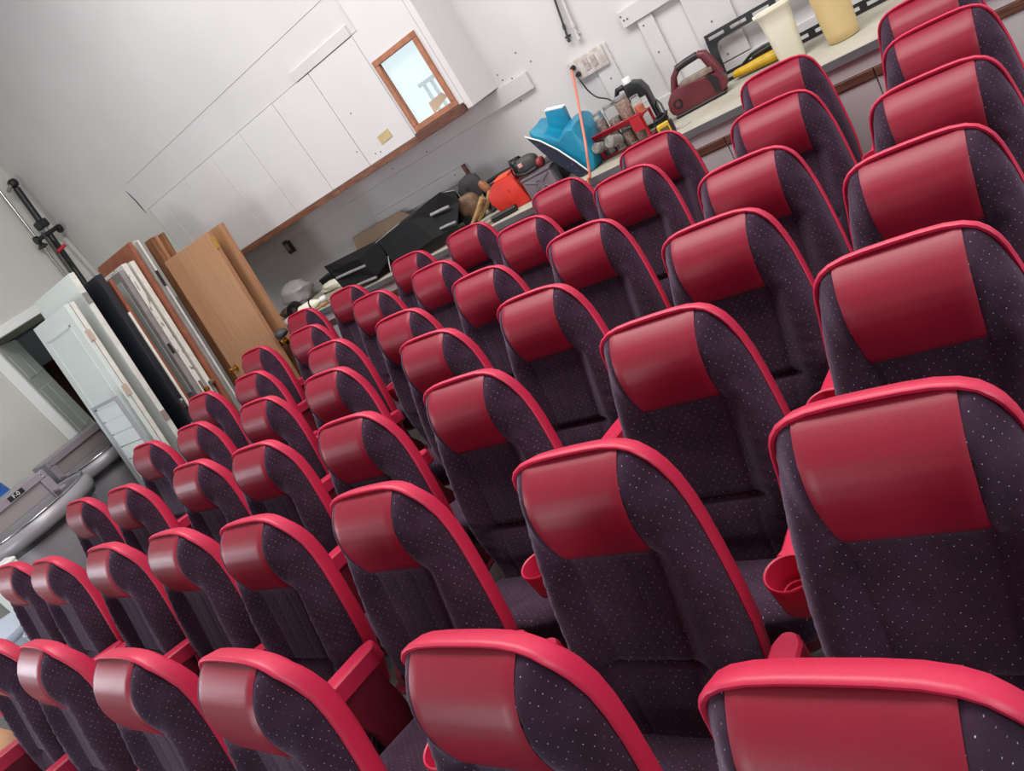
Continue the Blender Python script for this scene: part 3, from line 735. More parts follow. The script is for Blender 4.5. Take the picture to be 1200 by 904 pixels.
# red-orange box with chamfered ends
a = onZ(603, 247, LZ)
t = thing('drill_case', 'red orange plastic case with chamfered corners beside the tin box', 'case', (a.x-.035, a.y+.02, ZL), (0, 0, .10))
m = MB(); m.prism([(-.06, 0), (.155, 0), (.16, .02), (.13, .175), (.10, .20), (-.03, .20), (-.095, .15), (-.10, .09)], 0, .17); m.build('body', ORANGEBOX, t, bevel=.005, seg=2, smooth=30)
m = MB(); m.box(-.02, .09, .03, .14, .2005, .216); m.build('lid', mat('orange_lid', (222, 84, 56), .45), t, bevel=.005, seg=2)
for q in ((.02, .05), (.06, .12)):
    m = MB(); m.lathe([(.001, -.002), (.007, -.002), (.007, .001)], 10, (q[0], 0, q[1]), 'y'); m.build('rivet', mat('rivet_%d' % int(q[0]*100), (150, 36, 30), .5), t)

# old tools beside the case
def ledge_thing(name, label, cat, px, py, Y, rot=0):
    p = onY(px, py, Y); return thing(name, label, cat, (p.x, Y, ZL), (0, 0, rot))
t = ledge_thing('rubber_grip_bar', 'black rubber gripped steel bar lying at the ledge edge below the red case', 'bar', 592, 250, 3.40, .15)
m = MB(); m.tube([(-.10, 0, .021), (.09, 0, .021)], .021, 12); m.build('grip', BLACKP, t, smooth=60)
m = MB(); m.tube([(-.30, -.01, .014), (-.10, 0, .018)], .012, 10); m.build('shaft', DUSTY, t, smooth=60)
t = ledge_thing('wooden_stakes', 'pair of tan wooden tool handles leaning over the black bag end', 'tool handle', 547, 254, 3.50, -.05)
for q, yo in ((0, 0), (.045, .05)):
    m = MB(); m.tube([(-.02+q, yo, .02), (.09+q, yo+.03, .09), (.16+q, yo+.05, .15)], [.008, .018, .020], 10); m.build('handle', TANWOOD, t, smooth=60)
t = ledge_thing('leather_pouch', 'brown leather tool pouch with a black buckle on the black bag', 'pouch', 552, 243, 3.68, .25)
m = MB(); m.blob((0, 0, .10), (.085, .045, .10), 16, 10, .6, .02, 3, flat=0); m.build('pouch', LEATHER, t, smooth=60)
m = MB(); m.box(-.085, -.02, -.06, -.04, .02, .07); m.build('buckle', BLACKP, t, bevel=.006, seg=2)
t = ledge_thing('trowel_head', 'grey rounded metal tool head resting upright against the wall', 'tool', 558, 229, 3.92, .0)
m = MB(); m.prism([(-.11, .14), (-.12, .20), (-.06, .265), (.02, .285), (.09, .26), (.11, .19), (.06, .12), (.01, .09), (-.05, .10)], -.015, .015); m.build('plate', GREYRUB, t, bevel=.006, seg=2, smooth=40)
m = MB(); m.tube([(.0, 0, .1), (.005, -.005, .05), (.005, -.01, .0005)], .018, 10); m.v = [(v[0], v[1], max(v[2], 0)) for v in m.v]; m.build('neck', GREYRUB, t, smooth=60)
m = MB(); m.lathe([(.001, -.02), (.012, -.02), (.012, -.014)], 10, (-.02, 0, .19), 'y'); m.build('bolt', DARKGAP, t)
t = ledge_thing('block_plane', 'brown handled hand plane standing between the tool head and the red case', 'hand plane', 577, 226, 3.76, .3)
m = MB(); m.tube([(.0, 0, .06), (-.01, 0, .13), (-.03, 0, .19), (-.04, 0, .22)], [.03, .027, .032, .018], 12); m.build('handle', mat('varnished_wood', (150, 96, 60), .4, rgb2=(116, 68, 42), vscale=20), t, smooth=60)
m = MB(); m.box(-.07, .10, -.03, .03, 0, .062); m.build('body', BLACKP, t, bevel=.008, seg=2)
m = MB(); m.tube([(-.09, -.05, .07), (-.05, -.055, .055), (-.02, -.06, .09), (-.035, -.06, .02), (-.06, -.055, .012), (-.075, -.05, .06), (-.03, -.05, .10)], .012, 8); m.build('strap_loop', GREYRUB, t, smooth=60)
t = ledge_thing('hose_coil', 'dark rubber hose lying along the wall behind the red case', 'hose', 596, 206, 4.0, .0)
m = MB(); m.tube(smooth_path([Vector(v) for v in ((-.30, .05, .135), (-.2, .06, .145), (-.05, .07, .15), (.08, .07, .14), (.19, .06, .10), (.19, .03, .02))]), .014, 10); m.build('hose', GREYRUB, t, smooth=60)
m = MB(); m.box(-.28, .16, .0, .09, 0, .12); m.build('black_tray', BLACKP, t, bevel=.01, seg=2)

# black vinyl tool bag with silver strips, lying open along the ledge
def bagpt(px, py, Y): 
    return onY(px, py, Y)
t = thing('vinyl_cover', 'long collapsed black vinyl cover with silver tape strips on the ledge', 'cover', (-3.9, 3.65, ZL))
O = Vector((-3.9, 3.65, ZL))
V = {}
def vp(k, px, py, Y): V[k] = bagpt(px, py, Y)-O
vp('a', 380, 313, 3.62); vp('b', 440, 283, 3.80); vp('c', 468, 262, 3.86); vp('d', 497, 240, 3.84); vp('e', 515, 226, 3.86); vp('f', 533, 224, 3.88)
vp('g', 403, 338, 3.36); vp('h', 441, 324, 3.36); vp('i', 456, 304, 3.42); vp('j', 443, 283, 3.48); vp('k', 420, 304, 3.42); vp('l', 388, 319, 3.52)
vp('m', 480, 257, 3.52); vp('n', 507, 254, 3.52); vp('o', 509, 280, 3.36); vp('p', 492, 292, 3.34); vp('q', 460, 306, 3.34); vp('r', 536, 266, 3.42); vp('s', 538, 236, 3.58)
for k in 'ghqpor': V[k].z = max(V[k].z, .002)
def patch(name, faces, mt=BLACKV, th=.006, bev=0):
    m = MB(); ks = sorted({k for f in faces for k in f}); ix = {k: i for i, k in enumerate(ks)}
    m.add([V[k] for k in ks], [tuple(ix[k] for k in f) for f in faces]); o = m.build(name, mt, t)
    sd = o.modifiers.new('thickness', 'SOLIDIFY'); sd.thickness = th; sd.offset = 0
    return o
for k in 'acdef': V[k+'0'] = Vector((V[k].x, V[k].y+.03, .0))
patch('end_panel', [('a','l','k','b')]); patch('front_panel', [('l','g','h','k')]); patch('open_side', [('k','h','i','j')])
patch('top_panel', [('b','k','j'), ('b','j','c')]); patch('side_panel', [('j','m','n','o','p','q')]); patch('upper_fold', [('c','j','m'), ('c','m','d'), ('d','m','n','e')])
patch('far_panel', [('e','n','s','f'), ('n','o','r','s')]); patch('back_panel', [('a','b','b0x','a0')] if 'b0x' in V else [('a','b','c','c0','a0'), ('c','d','e','e0','c0'), ('e','f','f0','e0')])
def strip(p0, p1, Y0, Y1, w=.011):
    a = bagpt(*p0, Y0)-O; b = bagpt(*p1, Y1)-O
    m = MB(); m.tube([a, (a+b)/2+Vector((0, -.002, .002)), b], w, 6); m.build('tape_strip', SILVER, t, smooth=60)
strip((395, 326), (429, 311), 3.44, 3.40); strip((413, 337), (441, 325), 3.345, 3.345); strip((505, 252), (526, 242), 3.505, 3.52); strip((516, 268), (534, 260), 3.40, 3.41, .009)
strip((455, 300), (458, 318), 3.40, 3.34, .005)
strip((440, 285), (468, 262), 3.47, 3.60, .003); strip((515, 227), (533, 223), 3.85, 3.87, .004)
t = thing('cardboard_flat', 'brown flattened cardboard sheet standing between black cover and wall', 'cardboard', (-3.9, 4.03, ZL))
a = onY(411, 279, 4.06); b = onY(470, 246, 4.06); c = onY(500, 234, 4.06)
m = MB(); m.prism([(a.x+3.9, 0), (c.x+3.9, 0), (c.x+3.9, .02), (b.x+3.9, b.z-ZL), (a.x+3.95, a.z-ZL), (a.x+3.9, .15)], .0, .012); m.build('sheet', CARDB, t)

# junk at the door end of the ledge
def dl(px, py): p = onZ(px, py, LZ); return p
p = dl(337, 372)
t = thing('clear_plastic_bag', 'crumpled clear plastic bag at the door end of the ledge', 'bag', (p.x, p.y+.25, ZL))
m = MB(); m.blob((0, 0, .11), (.17, .14, .12), 22, 14, 1, .09, 2, flat=0); m.build('bag', CLEARBAG, t, smooth=50)
p = dl(352, 372)
t = thing('black_ring_cap', 'round black plastic ring standing at the door end of the ledge', 'ring', (p.x-.02, p.y+.02, ZL), (0, 0, .5))
m = MB(); m.lathe([(.035, -.04), (.062, -.04), (.068, -.02), (.068, .03), (.06, .04), (.035, .04), (.032, 0), (.035, -.04)], 22, (0, 0, .069), 'y'); m.build('ring', BLACKP, t, smooth=50)
m = MB(); m.lathe([(.001, .0), (.031, .0), (.031, .01), (.001, .01)], 18, (0, 0, .069), 'y'); m.build('insert', mat('grey_insert', (150, 150, 150), .4), t)
p = dl(366, 368)
t = thing('spray_bottle', 'white plastic bottle lying with a dark band beside the black ring', 'bottle', (p.x-.02, p.y+.06, ZL), (0, 0, .45))
m = MB(); m.lathe([(.001, -.11), (.042, -.11), (.046, -.10), (.046, .02), (.03, .06), (.018, .075), (.018, .10), (.001, .10)], 16, (0, 0, .047), 'x'); m.build('body', MILKY, t, smooth=40)
m = MB(); m.lathe([(.001, .10), (.024, .10), (.024, .14), (.014, .15), (.001, .15)], 14, (0, 0, .047), 'x'); m.build('cap', WHITEP, t, smooth=40)
m = MB(); m.lathe([(.0465, .0), (.048, .002), (.048, .014), (.0465, .016)], 16, (0, 0, .047), 'x'); m.build('band', BLACKP, t, smooth=40)
p = dl(347, 360)
t = thing('brass_fitting', 'brass pipe fitting leaning behind the white bottle', 'fitting', (p.x+.05, p.y+.16, ZL), (0, 0, .7))
m = MB(); m.lathe([(.02, -.06), (.035, -.06), (.035, -.03), (.024, -.025), (.024, .03), (.034, .035), (.034, .07), (.02, .07)], 8, (0, 0, .09), 'x'); m.build('fitting', BRASS, t, smooth=30)
m = MB(); m.tube([(0, 0, .09), (0, 0, .001)], .026, 8); m.build('branch', BRASS, t, smooth=40)
p = dl(365, 352)
t = thing('flat_black_box', 'flat black box against the wall at the door end of the ledge', 'box', (p.x+.16, 3.95, ZL))
m = MB(); m.box(-.02, .42, 0, .12, 0, .085); m.build('body', BLACKP, t, bevel=.006, seg=2); m = MB(); m.box(-.024, .424, -.004, .124, .087, .11); m.build('lid', BLACKP, t, bevel=.006)
p = dl(388, 343)
t = thing('white_rag', 'crumpled white rag on the ledge beside the black cover', 'rag', (p.x-.02, p.y+.08, ZL))
m = MB(); m.blob((0, 0, .035), (.15, .07, .045), 20, 10, 1, .10, 6, flat=0); m.build('rag', MILKY, t, smooth=60)
for i in range(5):
    a = dl(372+5*i, 364-1.5*i); b = dl(398+4*i, 345-2*i)
    lab = ['pale thin wooden rod lying along the ledge edge', 'copper tube lying along the ledge beside the rag', 'grey steel rod lying along the ledge near the rag', 'white plastic rod lying in front of the rag', 'dark thin rod lying behind the copper tube'][i]
    mt = [TANWOOD, mat('copper', (170, 110, 84), .35, .7), SILVER, MILKY, GREYRUB][i]
    m = MB(); m.tube([(a.x, a.y+.03*i, ZL+.010), (b.x, b.y+.03*i, ZL+.010)], .0095, 8); tag(m.build('rod', mt, smooth=60), lab, 'rod')
for i in range(4):
    p = dl(338+4*i, 392-7*i)
    lab = ['crumpled dark grey scrap behind the oak doors', 'pale foam lump beside the clear bag', 'small grey tin beside the black ring', 'brown rag lump at the end of the ledge'][i]
    mt = [GREYRUB, MILKY, GREYBOX, LEATHER][i]
    m = MB(); m.blob((p.x-[.03, .08, .16, .40][i], p.y+[-.03, .08, .30, .22][i], ZL+.035), (.06, .05, .036), 14, 8, .9, .08, i, flat=ZL); tag(m.build('scrap', mt, smooth=60), lab, 'scrap')
# right end of the ledge: small dark debris
p = onZ(1024, 6, LZ)
t = thing('wire_scraps', 'dark tangle of wire scraps on the ledge past the canister', 'wire', (p.x, p.y+.1, ZL))
for q in range(4):
    rn = random.Random(q+50); m = MB(); m.tube([(rn.uniform(-.1, .14), rn.uniform(-.05, .05), .007+.004*q) for _ in range(6)], .006, 6); m.build('wire', GREYRUB, t, smooth=60)

# switch box and paper tag on the walls
p = onY(340, 288, YB)
t = thing('switch_box', 'small black switch box on the shaded lower back wall', 'switch', (p.x, YB-.0015, p.z))
m = MB(); m.box(-.04, .04, -.03, 0, -.065, .065); m.build('box', BLACKP, t, bevel=.008, seg=2); m = MB(); m.box(-.02, .02, -.035, -.0305, -.03, .03); m.build('rocker', mat('grey_rocker', (120, 120, 124), .4), t)
p = onY(451, 160, PF)
t = thing('paper_tag', 'tan paper tag stuck to the white wall panel beside the window', 'tag', (p.x, PF-.0015, p.z))
m = MB(); m.M = RY(-.06); m.box(-.062, .062, -.002, 0, -.03, .03); m.build('paper', mat('tan_paper', (196, 176, 130), .7, rgb2=(178, 158, 116), vscale=40), t)

# ------------------------------------------------------------------ stacked doors leaning at the end of the ledge
OAK = mat('oak_veneer', (176, 132, 98), 0.45, rgb2=(164, 120, 86), vscale=5, stretch=(8, 8, .6))
OAKEDGE = mat('oak_edge', (168, 122, 88), 0.5, rgb2=(152, 106, 74), vscale=8, stretch=(8, 8, .6))
DOORW = mat('pale_green_white_paint', (206, 212, 208), 0.5, var=0.04, vscale=4)
DOOREDGE = mat('white_door_edge', (222, 220, 212), 0.55, rgb2=(206, 202, 192), vscale=14)
DOORBLK = mat('black_door_paint', (24, 27, 36), 0.4, var=0.2, vscale=10)
PEEL = mat('peeling_white_paint', (214, 211, 204), 0.65, rgb2=(92, 86, 80), vscale=14, lo=.36, hi=.42, stretch=(3, 3, .7))
GREYD = mat('grey_door_edge', (148, 142, 142), 0.55, rgb2=(130, 124, 124), vscale=10)
REDBR = mat('red_brown_hardboard', (150, 88, 62), 0.6, rgb2=(128, 72, 50), vscale=8)
FROST = mat('frosted_pane', (176, 180, 176), 0.35, var=0.06, vscale=6)
BROWNW = mat('brown_stained_wood', (140, 92, 58), 0.5, rgb2=(104, 66, 42), vscale=7, stretch=(6, 6, .7))
LEAN = math.atan(.167)
STACK = [0.0]
def slab(name, label, px, X, w, th, mt, cat='door', yaw=0.0, lean=LEAN, depth=0.0):
    """slab whose upper right front corner shows at pixel px on the plane x = X; leans back on the stack"""
    p = onX(px[0], px[1], X)
    L = p.z/math.cos(lean)
    y0 = max(p.y-p.z*math.tan(lean), STACK[0]); STACK[0] = y0+(th+depth+.012)/math.cos(lean)
    t = thing(name, label, cat, (p.x, y0, .004), (-lean, 0, yaw), 'doors stacked against the ledge')
    t['L'] = L
    m = MB(); m.box(-w, 0, 0, th, 0, L-.004); m.build('leaf', mt, t, bevel=.003)
    return t, L
def knob(t, x, y, z, ydir=-1, mt=BRASS):
    m = MB(); m.lathe([(.001, 0), (.03, 0), (.03, ydir*.006), (.011, ydir*.012), (.011, ydir*.035), (.022, ydir*.042), (.028, ydir*.055), (.024, ydir*.068), (.001, ydir*.074)], 14, (x, y, z), 'y'); return m.build('door_knob', mt, t, smooth=50)
def hinge(t, x, z, y0, y1, mt=SILVER):
    m = MB(); m.box(x+.0005, x+.004, y0, y1, z-.045, z+.045); o = m.build('hinge', mt, t)
    m = MB(); m.tube([(x+.006, y0, z-.046), (x+.006, y0, z+.046)], .006, 8); m.build('hinge_pin', mt, o, smooth=60)
# white folding door with recessed panels
t, L = slab('folding_door', 'white panelled folding door standing foremost in the stack of doors', (75, 357.5), -5.70, .70, .038, DOORW, depth=.042)
m = MB(); m.box(-.70, 0, .044, .08, 0, L-.006); m.build('second_leaf', DOOREDGE, t, bevel=.003)
for (z0, z1) in ((L*.10, L*.44), (L*.50, L-.14)):
    for (x0, x1) in ((-.60, -.11),):
        for (a, b, c, d) in ((x0, x1, z0, z0+.018), (x0, x1, z1-.018, z1), (x0, x0+.018, z0, z1), (x1-.018, x1, z0, z1)):
            m = MB(); m.box(a, b, -.006, -.0005, c, d); m.build('panel_moulding', DOORW, t)
for z in (.35, .62, .86): hinge(t, 0, L*z, .02, .06, mat('worn_hinge_%d' % int(z*100), (184, 166, 150), .6))
# tall white flush door
t, L = slab('flush_door', 'tall white flush door with a hinge plate behind the folding door', (80, 321), -5.70, .78, .045, DOORW)
m = MB(); m.box(.0005, .002, .002, .043, 0, L-.01); m.build('door_edge', DOOREDGE, t)
hinge(t, .002, L-.22, .002, .04); hinge(t, .002, L-1.28, .004, .04, mat('strike_plate', (150, 132, 126), .5))
# black door
t, L = slab('black_door', 'black painted door with chrome latch between white and wooden boards', (112, 323), -5.58, .72, .05, DOORBLK, depth=.028)
m = MB(); m.box(.0005, .004, .012, .038, L-1.20, L-1.12); m.build('latch_plate', CHROME, t)
m = MB(); m.tube([(.004, .025, L-1.32), (.06, .025, L-1.32), (.065, -.04, L-1.33)], .009, 8); m.build('lever_handle', CHROME, t, smooth=60)
m = MB(); m.lathe([(.001, -.012), (.024, -.012), (.026, 0)], 16, (-.05, 0, L-1.14), 'y'); m.v = [(v[0]+.075, v[1]+.02, v[2]) for v in m.v]; m.build('deadbolt', CHROME, t, smooth=40)
m = MB(); m.box(-.02, 0, .056, .076, 0, L-.35); m.build('white_stop', DOOREDGE, t)
# boards and doors further back
t, L = slab('wood_board', 'narrow reddish wooden board beside the black door', (124, 331), -5.62, .10, .03, REDBR, 'board', depth=.0)
m = MB(); m.box(-.10, .002, -.004, -.0005, 0, L-.4); m.build('split_face', TANWOOD, t)
t, L = slab('glazed_door', 'grey door with frosted pane behind the reddish board', (139, 318), -5.66, .62, .04, GREYD)
m = MB(); m.box(-.54, -.06, -.004, -.0005, L*.45, L-.08); m.build('pane', FROST, t)
for z in (.3, .62): 
    m = MB(); m.box(.0005, .003, .006, .034, L*z, L*z+.09); m.build('edge_plate', DARKGAP, t)
t, L = slab('peeling_door', 'old white door edge with badly peeling paint and brass knobs', (141, 311), -5.66, .74, .045, PEEL)
m = MB(); m.lathe([(.001, .05), (.022, .048), (.027, .035), (.018, .02), (.010, .012), (.010, .0)], 14, (.003, .022, L-1.18), 'x'); m.build('door_knob', BRASS, t, smooth=50)
m = MB(); m.lathe([(.001, .03), (.012, .03), (.012, 0)], 10, (.003, .022, L-1.30), 'x'); m.build('latch_bolt', CHROME, t, smooth=40)
m = MB(); m.box(.0005, .003, .010, .036, L-1.27, L-1.09); m.build('latch_plate', DUSTY, t)
t, L = slab('panel_door', 'cream white door with chrome knob next to the peeling door', (152, 307), -5.66, .74, .042, DOOREDGE)
m = MB(); m.lathe([(.001, .05), (.020, .048), (.024, .035), (.016, .02), (.010, .012), (.010, .0)], 14, (.003, .022, L-1.14), 'x'); m.build('door_knob', CHROME, t, smooth=50)
m = MB(); m.box(.0005, .003, .010, .034, L-1.25, L-1.13); m.build('latch_plate', SILVER, t)
t, L = slab('hardboard_sheet', 'red brown hardboard sheet with pale broken edge in the stack', (146, 287), -5.62, .64, .03, REDBR, 'sheet')
m = MB(); m.box(-.655, -.642, -.002, .032, 0, L-.02); m.build('pale_edge', TANWOOD, t)
t, L = slab('grey_door', 'grey edged white door with dark latch plate near the oak doors', (157, 283), -5.64, .74, .045, DOOREDGE)
m = MB(); m.box(.0005, .002, .0, .024, 0, L-.01); m.build('grey_edge', GREYD, t)
m = MB(); m.box(.002, .004, .012, .040, L-.42, L-.28); m.build('latch_plate', DARKGAP, t)
t, L = slab('door_jamb', 'brown stained door jamb boards standing behind the oak door', (176, 279), -5.66, .12, .03, BROWNW, 'board')
m = MB(); m.box(-.09, .02, .035, .06, 0, L-.005); m.build('second_board', OAKEDGE, t)
m = MB(); m.box(-.05, .07, .065, .095, 0, L-.01); m.build('third_board', BROWNW, t)
m = MB(); m.box(.0005, .003, .0, .03, L-.72, L-.58); m.build('blue_tape', mat('blue_tape', (44, 110, 176), .6), t)
# oak doors
p1 = onY(190, 306, 3.20); p2 = onY(241, 272, 3.20)
w = p2.x-p1.x
def oak(label, px, Y, w, th, lean, dz=0):
    p = onY(px[0], px[1], Y); L = p.z/math.cos(lean)
    t = thing('oak_door', label, 'door', (p.x, p.y-p.z*math.tan(lean), .004), (-lean, 0, 0), 'doors stacked against the ledge')
    m = MB(); m.box(-w, 0, 0, th, 0, L-.004); m.build('leaf', OAK, t, bevel=.002)
    m = MB(); m.box(.0003, .0012, .001, th-.001, 0, L-.006); m.build('door_edge', OAKEDGE, t)
    return t, L
t, L = oak('flush oak door with brass knob standing in front of the second oak door', (242, 272), 3.12, w*.98, .038, .155)
knob(t, -w*.98+.07, 0, L-1.02)
hinge(t, .001, L-.10, .002, .036, BRASS)
t, L = oak('oak door with two brass knobs leaning behind the front oak door', (257, 262), 3.245, w*.95, .038, .155)
knob(t, -.04, 0, L-1.02)
# ------------------------------------------------------------------ doorway in the left wall and the next room
TRIMW = mat('white_trim_paint', (232, 234, 232), 0.4)
m = MB(); m.box(XL+.001, XL+.03, DY0-.105, DY0-.002, 0, DZ+.11); struct(m.build('trim_1', TRIMW, bevel=.004))
m = MB(); m.box(XL+.001, XL+.03, DY0+.06, DY1+.10, DZ+.002, DZ+.095); struct(m.build('trim_2', TRIMW, bevel=.004))
m = MB(); m.box(XL+.001, XL+.07, YBULK-.05, YBULK-.006, 0, 2.62); struct(m.build('trim_3', PLANK, bevel=.003))
dr = bpy.data.objects.new('door_1', None); COL.objects.link(dr); struct(dr)
dr.location = (XL-.03, DY0+.01, .005); dr.rotation_euler = (0, 0, math.atan2(.47, -.70))
m = MB(); m.box(0, .84, -.02, .02, 0, 2.08); m.build('leaf', DOORW, dr, bevel=.003)
for (x0, x1) in ((.10, .38), (.46, .74)):
    for (z0, z1) in ((.2, .85), (1.0, 1.55), (1.68, 1.95)):
        for sy in (-1, 1):
            m = MB(); m.box(x0, x1, sy*.0205 if sy > 0 else -.027, .027 if sy > 0 else -.0205, z0, z1); m.build('panel', DOORW, dr, bevel=.006)
BEIGE = mat('beige_far_wall', (176, 164, 146), 0.8)
XN = -9.5
m = MB(); m.box(XN-.1, XN, 1.2, 5.2, 0, 2.7); m.box(XN, XL-.12, 1.1, 1.2, 0, 2.7); m.box(XN, XL-.12, 5.1, 5.2, 0, 2.7); struct(m.build('wall_far', BEIGE))
m = MB(); m.box(XN-.1, XL-.12, 1.1, 5.2, 2.7, 2.8); struct(m.build('ceiling_far', CEIL))
m = MB(); m.box(XN-.1, XL-.1, 1.1, 5.2, -.1, -.001); struct(m.build('floor_far', FLOOR))
a = onX(30, 398, XN+.03); b = onX(72, 444, XN+.03)
t = thing('picture_frame', 'dark framed grey picture on the beige wall through the doorway', 'picture', (XN+.0015, a.y, b.z))
m = MB(); m.box(0, .012, -.14, .30, -.02, a.z-b.z+.05); m.build('picture', mat('grey_picture', (126, 120, 126), .5), t)
for (y0, y1, z0, z1) in ((-.17, -.14, -.05, a.z-b.z+.08), (.30, .33, -.05, a.z-b.z+.08), (-.14, .30, -.05, -.02), (-.14, .30, a.z-b.z+.05, a.z-b.z+.08)):
    m = MB(); m.box(0, .022, y0, y1, z0, z1); m.build('frame_bar', BLACKP, t)
a = onX(60, 425, -9.1)
t = thing('brown_cabinet', 'dark red brown cabinet standing in the next room past the doorway', 'cabinet', (-9.15, a.y+.05, .001))
m = MB(); m.box(-.2, .2, -.05, .55, .06, 1.72); m.build('body', mat('mahogany', (98, 58, 52), .5, rgb2=(78, 44, 40), vscale=5), t)
for y in (-.045, .255):
    m = MB(); m.box(.2005, .218, y, y+.29, .1, 1.68); d = m.build('door', MATS['mahogany'], t, bevel=.004); m = MB(); m.lathe([(.001, .0), (.012, .0), (.014, .02), (.001, .024)], 10, (.2185, y+(.26 if y < 0 else .03), .9), 'x'); m.build('handle', BRASS, d)
m = MB(); m.box(-.18, .18, -.03, .53, 0, .058); m.build('plinth', BLACKP, t)

# ------------------------------------------------------------------ light stands in the corner
X0 = XL+.16
def pt(px, py, X=X0): return onX(px, py, X)
top = pt(13, 212); low = pt(92, 322)
dv = (low-top)/(top.z-low.z)
foot = top + dv*(top.z-.004)
t = thing('light_stand', 'tall black light stand with clamps leaning in the wall corner', 'stand', foot)
def ax(z): return top + dv*(top.z-z) - foot
def seg(z0, z1, r, name, mt, n=10, off=Vector((0, 0, 0)), par=None):
    m = MB(); m.tube([ax(z0)+off, ax(z1)+off], r, n); return m.build(name, mt, par or t, smooth=60)
seg(.0041, 2.72, .030, 'lower_tube', BLACKP); seg(2.72, 3.02, .022, 'silver_collar', SILVER); seg(2.85, 3.2, .032, 'upper_tube', BLACKP)
m = MB(); m.blob(ax(3.25), (.05, .045, .045), 12, 8, .8); m.build('head', BLACKP, t, smooth=60)
m = MB(); m.tube([ax(3.25)+Vector((0, -.02, .0)), ax(3.22)+Vector((.02, -.10, -.02))], .018, 8); m.build('head_arm', SILVER, t, smooth=60)
o2 = Vector((.03, -.07, 0))
seg(.0041, 2.74, .013, 'leg_tube', GREYRUB, 8, o2)
m = MB(); m.tube([ax(2.70)+Vector((.02, -.13, 0)), ax(2.72)+Vector((.02, .10, .0))], .022, 10); m.build('clamp_bar', BLACKP, t, smooth=60)
for yy in (-.15, .11):
    m = MB(); m.lathe([(.001, -.02), (.04, -.02), (.045, 0), (.04, .02), (.001, .02)], 12, ax(2.70)+Vector((.02, yy, 0)), 'y'); m.build('clamp_knob', BLACKP, t, smooth=40)
m = MB(); m.box(-.05, .05, -.06, .05, -.03, .05); m.v = [tuple(Vector(v)+ax(2.80)) for v in m.v]; m.build('clamp_body', BLACKP, t, bevel=.01)
m = MB(); m.tube([ax(2.52)+Vector((.035, -.06, 0)), ax(2.54)+Vector((.035, .05, 0))], .018, 8); m.build('red_strap', mat('red_strap', (196, 40, 52), .5), t, smooth=60)
seg(2.33, 2.62, .010, 'hanging_strap', BLACKP, 6, Vector((.04, -.02, 0)))
a = pt(-6, 217, X0-.08); b = pt(76, 322, X0-.08); dv2 = (b-a)/(a.z-b.z); f2 = a+dv2*(a.z-.004)
t = thing('steel_pole', 'thin shiny steel pole leaning on the left wall beside the light stand', 'pole', f2)
m = MB(); m.tube([(0, 0, 0), a+Vector((0, 0, 0))-f2], .013, 10); m.build('pole', CHROME, t, smooth=60)
c = a+dv2*(a.z-2.66)-f2
m = MB(); m.lathe([(.014, -.04), (.05, -.03), (.05, -.02), (.014, .02)], 12, c); m.build('foot_plate', GREYRUB, t, smooth=40)

